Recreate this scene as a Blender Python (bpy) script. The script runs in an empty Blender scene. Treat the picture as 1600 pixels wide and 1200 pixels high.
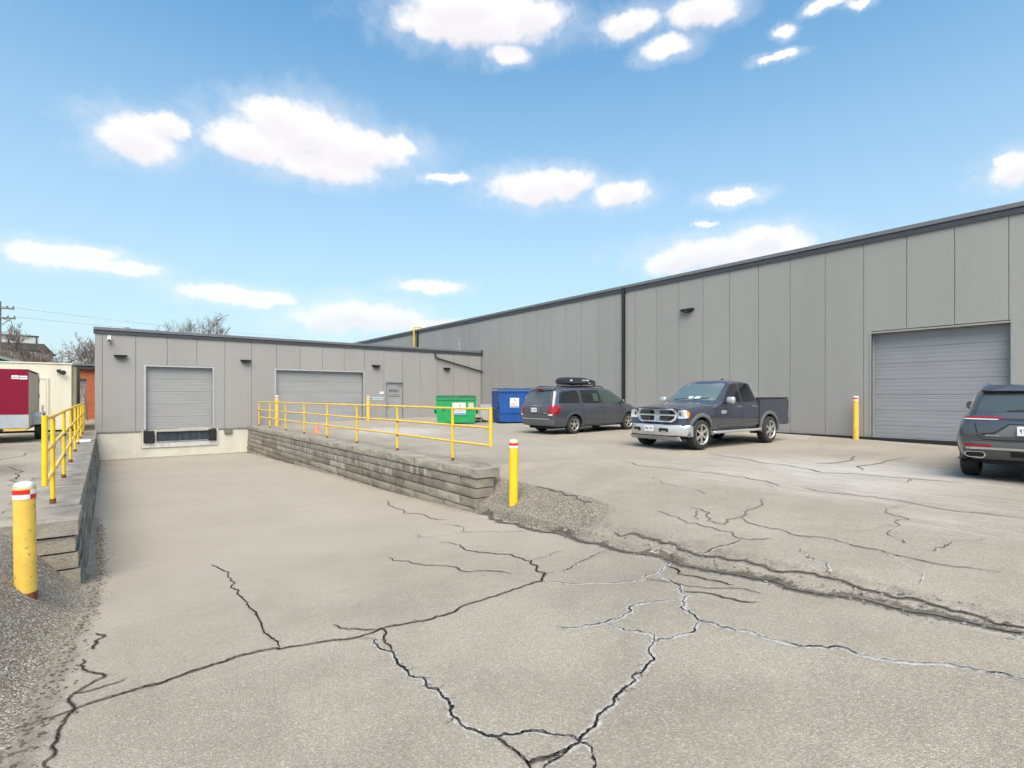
import bpy, bmesh, math, random
import numpy as np
from mathutils import Vector, Matrix
from mathutils.bvhtree import BVHTree
from mathutils.geometry import delaunay_2d_cdt

random.seed(7); RNG = np.random.default_rng(7)
S = bpy.context.scene
COL = S.collection
PI = math.pi
R = math.radians

# ------------------------------------------------------------------ camera
CAM_H = 1.49
cam = bpy.data.cameras.new('camera')
cam.sensor_fit = 'HORIZONTAL'; cam.sensor_width = 36.0; cam.lens = 36.0*830/1600
cam.shift_y = 0.0125; cam.clip_start = 0.05; cam.clip_end = 3000
cam_o = bpy.data.objects.new('camera', cam); COL.objects.link(cam_o)
cam_o.location = (0, 0, CAM_H); cam_o.rotation_euler = (R(90), 0, -math.atan2(646, 830))
S.camera = cam_o

# ------------------------------------------------------------------ light
SUN_EL, SUN_AZ = 55.0, 214.0        # azimuth clockwise from +Y: behind the camera, a little to the left
EXPOSURE = 2.04
SKY_STRENGTH = 0.05
SUN_STRENGTH = 1.5
world = bpy.data.worlds.new('World'); S.world = world; world.use_nodes = True

def build_world():
    nt = world.node_tree; N = nt.nodes; L = nt.links; N.clear()
    def nd(t, **k):
        n = N.new(t)
        for a, b in k.items(): setattr(n, a, b)
        return n
    def mth(op, a, b=None, c=None, clamp=False):
        n = nd('ShaderNodeMath', operation=op); n.use_clamp = clamp
        for i, v in enumerate((a, b, c)):
            if v is None: continue
            if isinstance(v, (int, float)): n.inputs[i].default_value = v
            else: L.new(v, n.inputs[i])
        return n.outputs[0]
    def vm(op, a, b):
        n = nd('ShaderNodeVectorMath', operation=op)
        for i, v in enumerate((a, b)):
            if v is None: continue
            if isinstance(v, tuple): n.inputs[i].default_value = v
            else: L.new(v, n.inputs[i])
        return n.outputs['Value' if op == 'LENGTH' else 'Vector']
    out = nd('ShaderNodeOutputWorld'); bg = nd('ShaderNodeBackground')
    L.new(bg.outputs[0], out.inputs[0])
    sky = nd('ShaderNodeTexSky', sky_type='NISHITA'); sky.sun_disc = False
    sky.sun_elevation = R(SUN_EL); sky.sun_rotation = R(SUN_AZ)
    sky.air_density = 1.0; sky.dust_density = 0.6; sky.ozone_density = 2.0
    tc = nd('ShaderNodeTexCoord'); d = tc.outputs['Generated']
    sp = nd('ShaderNodeSeparateXYZ'); L.new(d, sp.inputs[0])
    az = mth('MULTIPLY', mth('ARCTAN2', sp.outputs[0], sp.outputs[1]), 180/PI)
    el = mth('MULTIPLY', mth('ARCSINE', sp.outputs[2]), 180/PI)
    azw = mth('PINGPONG', mth('ADD', az, 7.0), 90.0)
    cx = nd('ShaderNodeCombineXYZ'); L.new(azw, cx.inputs[0]); L.new(el, cx.inputs[1])
    def noise(scale, detail, rough):
        n = nd('ShaderNodeTexNoise'); n.inputs['Scale'].default_value = scale
        n.inputs['Detail'].default_value = detail; n.inputs['Roughness'].default_value = rough
        L.new(d, n.inputs['Vector']); return n
    n1 = noise(16, 7, .66)
    off = vm('MULTIPLY', vm('SUBTRACT', n1.outputs['Color'], (.5, .5, .5)), (3.4, 2.0, 0))
    p = vm('ADD', cx.outputs[0], off)
    CL = [(34.4,35.4,8.3,1.9),(29.7,34.7,4.1,1.0),(40.0,35.6,3.8,1.1),(37.2,32.7,2.1,0.8),(32.4,36.2,5.5,1.3),(50.5,34.5,3.1,1.0),(54.0,32.4,2.6,0.8),(57.8,34.3,3.3,1.0),(64.6,29.8,1.6,0.3),(65.0,31.5,0.8,0.5),(68.5,32.4,1.8,0.4),(70.9,31.8,1.2,0.4),(2.7,21.7,2.8,1.6),(4.8,23.1,2.0,1.0),(14.4,25.8,3.7,1.5),(11.9,23.3,4.3,1.8),(16.8,25.0,5.3,2.1),(21.8,24.2,5.5,1.6),(18.6,22.2,4.7,1.2),(25.7,24.6,1.9,0.8),(40.7,21.5,5.1,1.4),(43.7,21.7,2.9,1.2),(49.5,20.5,2.8,1.1),(60.2,14.3,6.5,1.5),(63.1,14.9,3.3,1.2),(55.3,13.7,3.4,1.2),(65.0,14.2,2.1,0.7),(60.5,19.1,2.4,0.6),(81.5,17.2,1.6,1.1),(80.6,17.9,0.7,0.5),(-1.8,11.4,4.1,0.9),(1.6,11.1,2.8,0.6),(-4.6,11.2,1.5,0.5),(-0.2,12.2,1.8,0.6),(10.0,9.8,3.9,0.8),(13.3,9.5,2.6,0.7),(21.8,8.4,5.5,1.4),(19.3,7.8,3.5,1.2),(25.7,8.0,3.0,1.1),(29.1,11.6,3.2,0.7),(31.0,22.2,2.4,0.4),(57.8,17.1,1.0,0.2),(29.7,7.6,2.7,0.5)]
    # more of the same clouds higher up, above the frame
    CL += [(8,48,7,2.4),(15,50,5,2),(40,55,8,2.6),(70,47,7,2.2),(77,49,5,2),(24,64,9,3),(60,68,10,3.4),(52,44,4,1.2)]
    acc = None
    for a, e, ra, re in CL:
        q = vm('MULTIPLY', vm('SUBTRACT', p, (a+7.0, e, 0)), (1/(ra*1.15), 1/(re*1.2), 0))
        v = vm('LENGTH', q, None)
        acc = v if acc is None else mth('SMOOTH_MIN', acc, v, .25)
    n2 = noise(30, 6, .56)
    accu = None                       # the same clouds seen a little higher: what lies above shades a cloud's base
    for a, e, ra, re in CL:
        if re < 1.0: continue
        v = vm('LENGTH', vm('MULTIPLY', vm('SUBTRACT', p, (a+7.0, e-re*.75, 0)), (1/(ra*1.1), 1/(re*1.2), 0)), None)
        accu = v if accu is None else mth('MINIMUM', accu, v)
    dens = mth('SUBTRACT', 1.12, acc)
    dens = mth('ADD', dens, mth('MULTIPLY', mth('SUBTRACT', n2.outputs['Fac'], .5), .75))
    mr = nd('ShaderNodeMapRange', interpolation_type='SMOOTHSTEP'); L.new(dens, mr.inputs[0])
    mr.inputs[1].default_value = -.10; mr.inputs[2].default_value = .54
    lowel = nd('ShaderNodeMapRange'); L.new(el, lowel.inputs[0]); lowel.inputs[1].default_value = 5; lowel.inputs[2].default_value = 20; lowel.inputs[3].default_value = .72; lowel.inputs[4].default_value = .96
    veil = nd('ShaderNodeMapRange', interpolation_type='SMOOTHSTEP'); L.new(mth('ADD', dens, mth('MULTIPLY', mth('SUBTRACT', n1.outputs['Fac'], .5), 1.6)), veil.inputs[0]); veil.inputs[1].default_value = -.75; veil.inputs[2].default_value = .55; veil.inputs[4].default_value = .34
    cov = mth('MULTIPLY', mth('MAXIMUM', mr.outputs[0], veil.outputs[0]), lowel.outputs[0])
    # clear sky: the Nishita sky, a little paler low down (summer haze)
    hz = nd('ShaderNodeMapRange'); L.new(el, hz.inputs[0]); hz.inputs[1].default_value = 0; hz.inputs[2].default_value = 39
    hz.inputs[3].default_value = 1; hz.inputs[4].default_value = 0
    hzp = mth('POWER', hz.outputs[0], 1.1)
    m0 = nd('ShaderNodeMix', data_type='RGBA'); m0.inputs[0].default_value = 0
    tint = nd('ShaderNodeMix', data_type='RGBA', blend_type='MULTIPLY'); tint.inputs[0].default_value = 1
    L.new(sky.outputs[0], tint.inputs[6]); tint.inputs[7].default_value = SKY_TINT
    L.new(mth('MULTIPLY', hzp, .92), m0.inputs[0]); L.new(tint.outputs[2], m0.inputs[6]); m0.inputs[7].default_value = HAZE_COL
    m1 = nd('ShaderNodeMix', data_type='RGBA'); L.new(cov, m1.inputs[0]); L.new(m0.outputs[2], m1.inputs[6])
    cc = nd('ShaderNodeMix', data_type='RGBA'); sh = nd('ShaderNodeMapRange', interpolation_type='SMOOTHSTEP'); L.new(mth('ADD', accu, mth('MULTIPLY', mth('SUBTRACT', n2.outputs['Fac'], .5), .9)), sh.inputs[0]); sh.inputs[1].default_value = .15; sh.inputs[2].default_value = 1.15; L.new(sh.outputs[0], cc.inputs[0])
    cc.inputs[6].default_value = (CLOUD_COL[0]*.88, CLOUD_COL[1]*.87, CLOUD_COL[2]*.9, 1); cc.inputs[7].default_value = CLOUD_COL
    L.new(cc.outputs[2], m1.inputs[7])
    L.new(m1.outputs[2], bg.inputs[0]); bg.inputs[1].default_value = SKY_STRENGTH
SKY_TINT = (.57, 1.13, 1.20, 1)
HAZE_COL = (3.4, 3.8, 3.95, 1)
CLOUD_COL = (5.3, 5.2, 5.2, 1)
build_world()

sun = bpy.data.lights.new('sun', 'SUN'); sun.energy = SUN_STRENGTH; sun.angle = R(48); sun.color = (1.0, .88, .74)
sun_o = bpy.data.objects.new('sun', sun); COL.objects.link(sun_o)
sd = Vector((math.sin(R(SUN_AZ))*math.cos(R(SUN_EL)), math.cos(R(SUN_AZ))*math.cos(R(SUN_EL)), math.sin(R(SUN_EL))))
sun_o.rotation_euler = sd.to_track_quat('Z', 'Y').to_euler()

S.view_settings.view_transform = 'Standard'; S.view_settings.look = 'None'
S.view_settings.exposure = EXPOSURE; S.view_settings.gamma = 1.0; S.view_settings.use_curve_mapping = False
S.render.engine = 'CYCLES'
S.cycles.use_denoising = True
world.cycles.sampling_method = 'MANUAL'; world.cycles.sample_map_resolution = 256
S.cycles.use_adaptive_sampling = True; S.cycles.adaptive_threshold = .025; S.cycles.adaptive_min_samples = 8
S.cycles.max_bounces = 5; S.cycles.diffuse_bounces = 3; S.cycles.glossy_bounces = 4
S.cycles.transparent_max_bounces = 48; S.cycles.caustics_reflective = False; S.cycles.caustics_refractive = False

# ------------------------------------------------------------------ materials
def new_mat(name):
    m = bpy.data.materials.new(name); m.use_nodes = True
    return m, m.node_tree.nodes, m.node_tree.links, m.node_tree.nodes['Principled BSDF']

def mat(name, col, rough=.6, metal=0., var=0., vscale=3., stretch=(1, 1, 1), dirt=None, dirt_amt=0., dscale=1.5, bump=0., bscale=60., coat=0., spec=.5, fine=0., fscale=90., dlo=.48, dhi=.72, streak=None, rnd_tone=0.):
    """procedural material: base colour with broad tone variation, fine grain, shaped stains and fine relief"""
    m, N, L, b = new_mat(name)
    b.inputs['Roughness'].default_value = rough; b.inputs['Metallic'].default_value = metal
    b.inputs['Specular IOR Level'].default_value = spec
    b.inputs['Coat Weight'].default_value = coat; b.inputs['Coat Roughness'].default_value = .04
    tc = N.new('ShaderNodeTexCoord'); mp = N.new('ShaderNodeMapping'); mp.inputs['Scale'].default_value = stretch
    geo = N.new('ShaderNodeNewGeometry'); L.new(geo.outputs['Position'], mp.inputs['Vector'])
    c = None
    def noise(scale, detail=4, rough_=.6):
        n = N.new('ShaderNodeTexNoise'); n.inputs['Scale'].default_value = scale
        n.inputs['Detail'].default_value = detail; n.inputs['Roughness'].default_value = rough_
        L.new(mp.outputs[0], n.inputs['Vector']); return n.outputs['Fac']
    def ramp(src, a, bb):
        r = N.new('ShaderNodeMapRange'); L.new(src, r.inputs[0]); r.inputs[1].default_value = .3; r.inputs[2].default_value = .7
        r.inputs[3].default_value = a; r.inputs[4].default_value = bb; return r.outputs[0]
    def mul(ca, fac):
        x = N.new('ShaderNodeMix'); x.data_type = 'RGBA'; x.blend_type = 'MULTIPLY'; x.inputs[0].default_value = 1
        if isinstance(ca, tuple): x.inputs[6].default_value = ca
        else: L.new(ca, x.inputs[6])
        cb = N.new('ShaderNodeCombineXYZ')
        for i in range(3): L.new(fac, cb.inputs[i])
        L.new(cb.outputs[0], x.inputs[7]); return x.outputs[2]
    c = tuple(col)+(1,)
    if var: c = mul(c, ramp(noise(vscale), 1-var, 1+var))
    if fine: c = mul(c, ramp(noise(fscale, 2), 1-fine, 1+fine))
    if dirt is not None and dirt_amt:
        n = noise(dscale, 7, .68)
        r = N.new('ShaderNodeMapRange'); L.new(n, r.inputs[0]); r.inputs[1].default_value = dlo; r.inputs[2].default_value = dhi
        r.inputs[4].default_value = dirt_amt
        x = N.new('ShaderNodeMix'); x.data_type = 'RGBA'; L.new(r.outputs[0], x.inputs[0])
        if isinstance(c, tuple): x.inputs[6].default_value = c
        else: L.new(c, x.inputs[6])
        x.inputs[7].default_value = tuple(dirt)+(1,); c = x.outputs[2]
    if streak is not None:          # pale run-off streaks
        m2 = N.new('ShaderNodeMapping'); m2.inputs['Scale'].default_value = (3, 3, .22); L.new(geo.outputs['Position'], m2.inputs['Vector'])
        n = N.new('ShaderNodeTexNoise'); n.inputs['Scale'].default_value = 2.6; n.inputs['Detail'].default_value = 5; L.new(m2.outputs[0], n.inputs['Vector'])
        r = N.new('ShaderNodeMapRange'); L.new(n.outputs['Fac'], r.inputs[0]); r.inputs[1].default_value = .55; r.inputs[2].default_value = .66; r.inputs[4].default_value = .8
        x = N.new('ShaderNodeMix'); x.data_type = 'RGBA'; L.new(r.outputs[0], x.inputs[0]); L.new(c, x.inputs[6]); x.inputs[7].default_value = tuple(streak)+(1,); c = x.outputs[2]
    if isinstance(c, tuple): b.inputs['Base Color'].default_value = c
    else: L.new(c, b.inputs['Base Color'])
    if rnd_tone:                    # every panel its own slight tone
        oi = N.new('ShaderNodeObjectInfo'); c = mul(c, (lambda r: (setattr(r.inputs[3], 'default_value', 1-rnd_tone), setattr(r.inputs[4], 'default_value', 1+rnd_tone), L.new(oi.outputs['Random'], r.inputs[0]), r.outputs[0])[-1])(N.new('ShaderNodeMapRange')))
        L.new(c, b.inputs['Base Color'])
    if bump:
        bp = N.new('ShaderNodeBump'); bp.inputs['Strength'].default_value = bump; bp.inputs['Distance'].default_value = .02
        L.new(noise(bscale, 3), bp.inputs['Height']); L.new(bp.outputs[0], b.inputs['Normal'])
    return m

M = dict(
    panel=mat('grey_panel', (.305,.294,.280), .55, var=.05, vscale=.5, stretch=(1,1,.18), fine=.01, fscale=9, bump=.03, bscale=120, rnd_tone=.02, dirt=(.22,.21,.195), dirt_amt=.09, dscale=2.2, dlo=.55, dhi=.8),
    panel_gap=mat('panel_joint', (.13,.13,.13), .8),
    coping_d=mat('dark_coping', (.055,.056,.064), .45, var=.08),
    coping_l=mat('grey_coping', (.15,.155,.165), .4, var=.06),
    frame=mat('pale_frame', (.42,.425,.43), .5, var=.06, vscale=4),
    frame_m=mat('mid_frame', (.30,.30,.295), .5, var=.06),
    frame_d=mat('grey_frame', (.2,.2,.2), .5),
    rdoor=mat('roller_door', (.305,.303,.303), .45, var=.06, vscale=.7, stretch=(1,1,3)),
    rdoor2=mat('big_roller_door', (.268,.270,.282), .45, var=.06, vscale=.7, stretch=(1,1,3)),
    mdoor=mat('metal_door', (.30,.305,.305), .45, var=.04),
    concrete=mat('painted_concrete', (.60,.575,.49), .8, var=.08, vscale=1.2, dirt=(.36,.31,.22), dirt_amt=.5, dscale=1.1, bump=.15, bscale=40),
    concrete2=mat('raw_concrete', (.40,.38,.34), .85, var=.12, vscale=2, dirt=(.22,.2,.17), dirt_amt=.5, bump=.3, bscale=50),
    block=mat('retaining_block', (.275,.245,.193), .9, var=.25, vscale=1.5, fine=.22, fscale=30, dirt=(.10,.088,.07), dirt_amt=.7, dscale=2.6, bump=.6, bscale=45),
    block2=mat('pale_block', (.335,.30,.24), .9, var=.22, vscale=1.7, fine=.2, fscale=34, dirt=(.09,.08,.062), dirt_amt=.6, dscale=2.2, bump=.6, bscale=45),
    cap=mat('cap_block', (.27,.245,.205), .9, var=.2, vscale=1.6, fine=.15, fscale=40, dirt=(.10,.085,.065), dirt_amt=.85, dscale=2.4, bump=.5, bscale=50),
    block3=mat('streaked_block', (.255,.228,.18), .9, var=.28, vscale=1.5, fine=.22, fscale=30, dirt=(.07,.062,.05), dirt_amt=.7, dscale=2.6, bump=.6, bscale=45, streak=(.5,.49,.46)),
    block4=mat('dark_block', (.20,.176,.137), .9, var=.28, vscale=1.8, fine=.22, fscale=30, dirt=(.05,.045,.035), dirt_amt=.7, dscale=2.6, bump=.6, bscale=45),
    lime=mat('lime_streak', (.62,.61,.58), .9, var=.2, vscale=8),
    yellow=mat('yellow_paint', (.82,.53,.02), .45, var=.08, vscale=3, dirt=(.25,.08,.02), dirt_amt=.8, dscale=15, dlo=.64, dhi=.70),
    yellow_p=mat('pale_yellow_paint', (.76,.49,.085), .5, var=.12, vscale=6, dirt=(.14,.06,.02), dirt_amt=.9, dscale=20, dlo=.60, dhi=.66),
    rust=mat('rust', (.20,.065,.02), .9, var=.3, vscale=20),
    red=mat('red_reflective', (.62,.02,.02), .4), white=mat('white_reflective', (.78,.78,.77), .45, var=.05),
    offwhite=mat('off_white', (.56,.55,.51), .6, var=.15, vscale=6, dirt=(.2,.15,.1), dirt_amt=.5, dscale=14),
    black=mat('black_metal', (.012,.012,.013), .45), rubber=mat('rubber', (.022,.022,.023), .8, var=.15, vscale=12),
    bumper_rubber=mat('dock_rubber', (.016,.016,.019), .85, bump=.3, bscale=25),
    tyre=mat('tyre_rubber', (.028,.028,.029), .75, var=.2, vscale=10), dark=mat('dark_underside', (.012,.012,.012), .9),
    steel=mat('galvanised', (.42,.43,.44), .45, metal=.6, var=.12), pit=mat('dock_lip', (.035,.045,.06), .45, var=.5, vscale=3, stretch=(3,1,.4)),
    paint_truck=mat('blue_grey_paint', (.055,.061,.085), .27, metal=.35, coat=1.0),
    paint_van=mat('slate_paint', (.070,.076,.096), .36, metal=.35, coat=1.0),
    paint_suv=mat('graphite_paint', (.066,.069,.080), .28, metal=.35, coat=1.0),
    silver=mat('silver_trim', (.56,.57,.585), .30, metal=.55, coat=.5), bright=mat('bright_trim', (.70,.71,.73), .22, metal=.35, coat=.6), chrome=mat('chrome', (.62,.63,.65), .16, metal=1.0),
    alloy=mat('alloy', (.62,.60,.55), .3, metal=.7), grey_clad=mat('grey_cladding', (.12,.122,.128), .55),
    glass=mat('dark_glass', (.012,.014,.016), .04, spec=.6, coat=.3), glass_w=mat('windscreen', (.10,.135,.14), .05, spec=.8, coat=.5),
    glass_g=mat('green_tint_glass', (.045,.07,.06), .05, spec=.6, coat=.3),
    glass_r=mat('grey_tint_glass', (.055,.068,.07), .06, spec=.7, coat=.3),
    lamp_c=mat('clear_lens', (.66,.68,.68), .12, spec=.6, coat=.6), lamp_r=mat('red_lens', (.27,.005,.009), .15, coat=.6), lamp_a=mat('amber_lens', (.75,.24,.02), .15, coat=.5),
    plate=mat('plate_white', (.74,.75,.78), .45), ink=mat('ink', (.05,.06,.10), .6), ink_b=mat('blue_print', (.10,.28,.50), .6), ink_r=mat('red_print', (.5,.04,.03), .6),
    green=mat('green_bin', (.012,.30,.085), .5, var=.10, vscale=2, dirt=(.02,.13,.05), dirt_amt=.4, dscale=5), green_d=mat('green_bin_lid', (.008,.12,.04), .5, var=.15),
    blue=mat('blue_bin', (.010,.075,.30), .5, var=.10, vscale=2, dirt=(.012,.04,.14), dirt_amt=.45, dscale=4), blue_d=mat('blue_bin_lid', (.02,.07,.2), .5, var=.15),
    orange=mat('faded_orange', (.80,.27,.15), .6, var=.1, vscale=10), orange_l=mat('orange_label', (.75,.22,.05), .6),
    magenta=mat('magenta_trailer', (.20,.002,.026), .5, var=.05, spec=.3), tan=mat('tan_panel', (.52,.45,.35), .5, var=.05),
    cream=mat('cream_panel', (.70,.655,.53), .55, var=.05, vscale=1, dirt=(.52,.43,.28), dirt_amt=.3, dscale=1.2, stretch=(3,3,.3)), alum=mat('aluminium', (.52,.53,.55), .35, metal=.5, var=.08),
    brick=None, roofdark=mat('dark_fascia', (.05,.048,.046), .6), greenroof=mat('green_roof', (.20,.27,.23), .5),
    bark=mat('bare_bark', (.16,.12,.10), .9, var=.25, vscale=4), twig=mat('bare_twigs', (.19,.15,.13), .9, var=.3, vscale=3), twig2=mat('brown_twigs', (.24,.165,.11), .9, var=.3, vscale=2),
    wood=mat('pole_wood', (.17,.15,.13), .85, var=.2), wire=mat('wire', (.10,.10,.11), .7), bgwall=mat('far_wall', (.22,.23,.27), .7, var=.2, vscale=.4), bgglass=mat('far_window', (.06,.07,.09), .15),
    pale=mat('pale_panel', (.50,.52,.50), .5),
)
def brick_mat():
    m, N, L, b = new_mat('red_brick'); b.inputs['Roughness'].default_value = .85
    geo = N.new('ShaderNodeNewGeometry'); sx = N.new('ShaderNodeSeparateXYZ'); L.new(geo.outputs['Position'], sx.inputs[0])
    cb = N.new('ShaderNodeCombineXYZ'); L.new(sx.outputs[0], cb.inputs[0]); L.new(sx.outputs[2], cb.inputs[1])
    t = N.new('ShaderNodeTexBrick'); L.new(cb.outputs[0], t.inputs['Vector']); t.inputs['Scale'].default_value = 2.2
    t.inputs['Color1'].default_value = (.40,.105,.035,1); t.inputs['Color2'].default_value = (.32,.075,.03,1); t.inputs['Mortar'].default_value = (.36,.2,.13,1)
    t.inputs['Mortar Size'].default_value = .015
    L.new(t.outputs['Color'], b.inputs['Base Color']); return m
M['brick'] = brick_mat()

# ------------------------------------------------------------------ mesh helpers
class MB:
    def __init__(s): s.v = []; s.f = []
    def box(s, x0, x1, y0, y1, z0, z1, bev=0.):
        if bev <= 0:
            i = len(s.v)
            s.v += [(x0,y0,z0),(x1,y0,z0),(x1,y1,z0),(x0,y1,z0),(x0,y0,z1),(x1,y0,z1),(x1,y1,z1),(x0,y1,z1)]
            s.f += [tuple(i+k for k in q) for q in ((3,2,1,0),(4,5,6,7),(0,1,5,4),(1,2,6,5),(2,3,7,6),(3,0,4,7))]
            return s
        bm = bmesh.new(); bmesh.ops.create_cube(bm, size=1)
        for v in bm.verts: v.co = Vector(((x0+x1)/2+v.co.x*(x1-x0), (y0+y1)/2+v.co.y*(y1-y0), (z0+z1)/2+v.co.z*(z1-z0)))
        bmesh.ops.bevel(bm, geom=list(bm.edges), offset=bev, segments=1, affect='EDGES')
        return s.bm(bm)
    def bm(s, bm):
        i = len(s.v); bm.verts.index_update()
        s.v += [tuple(v.co) for v in bm.verts]; s.f += [tuple(i+v.index for v in f.verts) for f in bm.faces]; bm.free(); return s
    def tube(s, pts, r, n=10, cap=True):
        """tube along a polyline; r one radius or one per point"""
        pts = [Vector(p) for p in pts]; rs = r if isinstance(r, (list, tuple)) else [r]*len(pts)
        i0 = len(s.v); up = None
        for k, p in enumerate(pts):
            t = (pts[min(k+1, len(pts)-1)]-pts[max(k-1, 0)]).normalized()
            if up is None:
                up = t.orthogonal().normalized()
            up = (up - t*up.dot(t)); up = up.normalized() if up.length > 1e-6 else t.orthogonal().normalized()
            b = t.cross(up)
            for j in range(n):
                a = 2*PI*j/n; s.v.append(tuple(p+(up*math.cos(a)+b*math.sin(a))*rs[k]))
        for k in range(len(pts)-1):
            for j in range(n):
                a = i0+k*n+j; b_ = i0+k*n+(j+1) % n; s.f.append((a, b_, b_+n, a+n))
        if cap:
            s.f.append(tuple(i0+j for j in range(n))[::-1]); s.f.append(tuple(i0+(len(pts)-1)*n+j for j in range(n)))
        return s
    def lathe(s, prof, n=24, axis='z', c=(0, 0, 0), closed=False):
        """prof: list of (radius, height) revolved round an axis through c"""
        i0 = len(s.v)
        for r_, h in prof:
            for j in range(n):
                a = 2*PI*j/n; p, q = r_*math.cos(a), r_*math.sin(a)
                s.v.append({'z': (c[0]+p, c[1]+q, c[2]+h), 'y': (c[0]+q, c[1]+h, c[2]+p), 'x': (c[0]+h, c[1]+p, c[2]+q)}[axis])
        m = len(prof)
        for k in range(m if closed else m-1):
            for j in range(n):
                a = i0+k*n+j; b = i0+k*n+(j+1) % n; k2 = ((k+1) % m)*n
                s.f.append((a, b, i0+k2+(j+1) % n, i0+k2+j))
        if not closed:
            for k in (0, m-1):
                if prof[k][0] > 1e-5: s.f.append(tuple(i0+k*n+j for j in range(n)))
        return s
    def prism(s, poly, a, b, axis='y'):
        """poly: 2-D outline; extruded from a to b along axis (y: poly is x,z; x: poly is y,z; z: poly is x,y)"""
        i = len(s.v); n = len(poly)
        for t in (a, b):
            for p, q in poly: s.v.append({'y': (p, t, q), 'x': (t, p, q), 'z': (p, q, t)}[axis])
        s.f.append(tuple(range(i, i+n))); s.f.append(tuple(range(i+2*n-1, i+n-1, -1)))
        for k in range(n): s.f.append((i+k, i+(k+1) % n, i+n+(k+1) % n, i+n+k))
        return s
    def xf(s, mtx):
        s.v = [tuple(mtx @ Vector(p)) for p in s.v]; return s
    def mesh(s, name, m=None, smooth=False, fix=True):
        me = bpy.data.meshes.new(name); me.from_pydata(s.v, [], s.f)
        if fix:
            bm = bmesh.new(); bm.from_mesh(me); bmesh.ops.recalc_face_normals(bm, faces=bm.faces); bm.to_mesh(me); bm.free()
        if m is not None: me.materials.append(m)
        if smooth: me.shade_smooth()
        return me
def link(name, me, parent=None, loc=None, rot=None):
    o = bpy.data.objects.new(name, me); COL.objects.link(o)
    if parent is not None: o.parent = parent
    if loc is not None: o.location = loc
    if rot is not None: o.rotation_euler = rot
    return o
def obj(name, mb, m, parent=None, smooth=False, loc=None, rot=None, auto=None):
    me = mb.mesh(name, m, smooth or auto is not None)
    if auto is not None:
        me.set_sharp_from_angle(angle=R(auto))
    return link(name, me, parent, loc, rot)
def tag(o, label, cat=None, group=None, kind=None):
    if label: o['label'] = label
    if cat: o['category'] = cat
    if group: o['group'] = group
    if kind: o['kind'] = kind
    return o
def thing(name, label, cat, loc=(0, 0, 0), rz=0., group=None):
    o = bpy.data.objects.new(name, None); COL.objects.link(o); o.location = loc; o.rotation_euler = (0, 0, rz); o.empty_display_size = .2
    return tag(o, label, cat, group)
def copy_tree(o, parent=None):
    c = o.copy(); COL.objects.link(c); c.parent = parent
    for ch in list(o.children): copy_tree(ch, c)
    return c

# ------------------------------------------------------------------ ground
def sm(t):
    t = np.clip(t, 0, 1); return t*t*(3-2*t)
_yy = np.arange(-60, 400, .05)
_zz = np.interp(_yy, [-8,-3,0,.67,1.4,2.4,4.1,6,8.85,11.5,14,21,26,29.8,40], [.06,.04,0,-.03,-.1,-.2,-.39,-.6,-.86,-.95,-1.,-1.12,-1.25,-1.32,-1.4])
_zz = np.convolve(np.pad(_zz, 15, mode='edge'), np.ones(31)/31, 'valid')
def xr_of(Y): return np.interp(Y, [-4,.67,1.4,2.4,4.1,6,8.85], [4.5,4.7,4.75,4.84,5.13,5.54,6.0])
def xl_of(Y): return np.interp(Y, [0,3.2,4.77,6.84,8.2], [-.5,-.4,-.3,-.13,-.08])
def hgt(X, Y):
    """height of the yard: loading ramp falling to the dock between two lots"""
    X = np.asarray(X, float); Y = np.asarray(Y, float)
    zr = np.interp(Y, _yy, _zz)
    k = np.interp(Y, [4.4,8.3,14.25,29.8], [0,.07,.2,.28]); lr = k*np.clip((X-6.5)/14, 0, 1)
    wr = sm((Y-8.9)/.8); xr = xr_of(Y); xr = xr+(6.25-xr)*wr
    w1 = np.interp(Y, [0,4,8.9], [.4,.6,1.0]); w1 = w1+(.05-w1)*wr; w2 = 3.+(.06-3.)*wr
    lip = .17*(1-wr); d = X-xr; m = (.68-lip)*(1-sm(d/w1))+.32*(1-sm(d/w2))+lip*(1-sm((d-.02)/.07)); hr = lr+(zr-lr)*m
    wl = sm((Y-8.3)/.5); xl = xl_of(Y); xl = xl+(-.45-xl)*wl; w1 = .85+(.05-.85)*wl
    m = 1-sm((xl-X)/w1); hl = -.05+(zr+.05)*m
    return np.where(Y > 29.95, np.where(X > 3, lr, -.05), np.where(X > 3, hr, hl))
def H1(x, y): return float(hgt(x, y))

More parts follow.
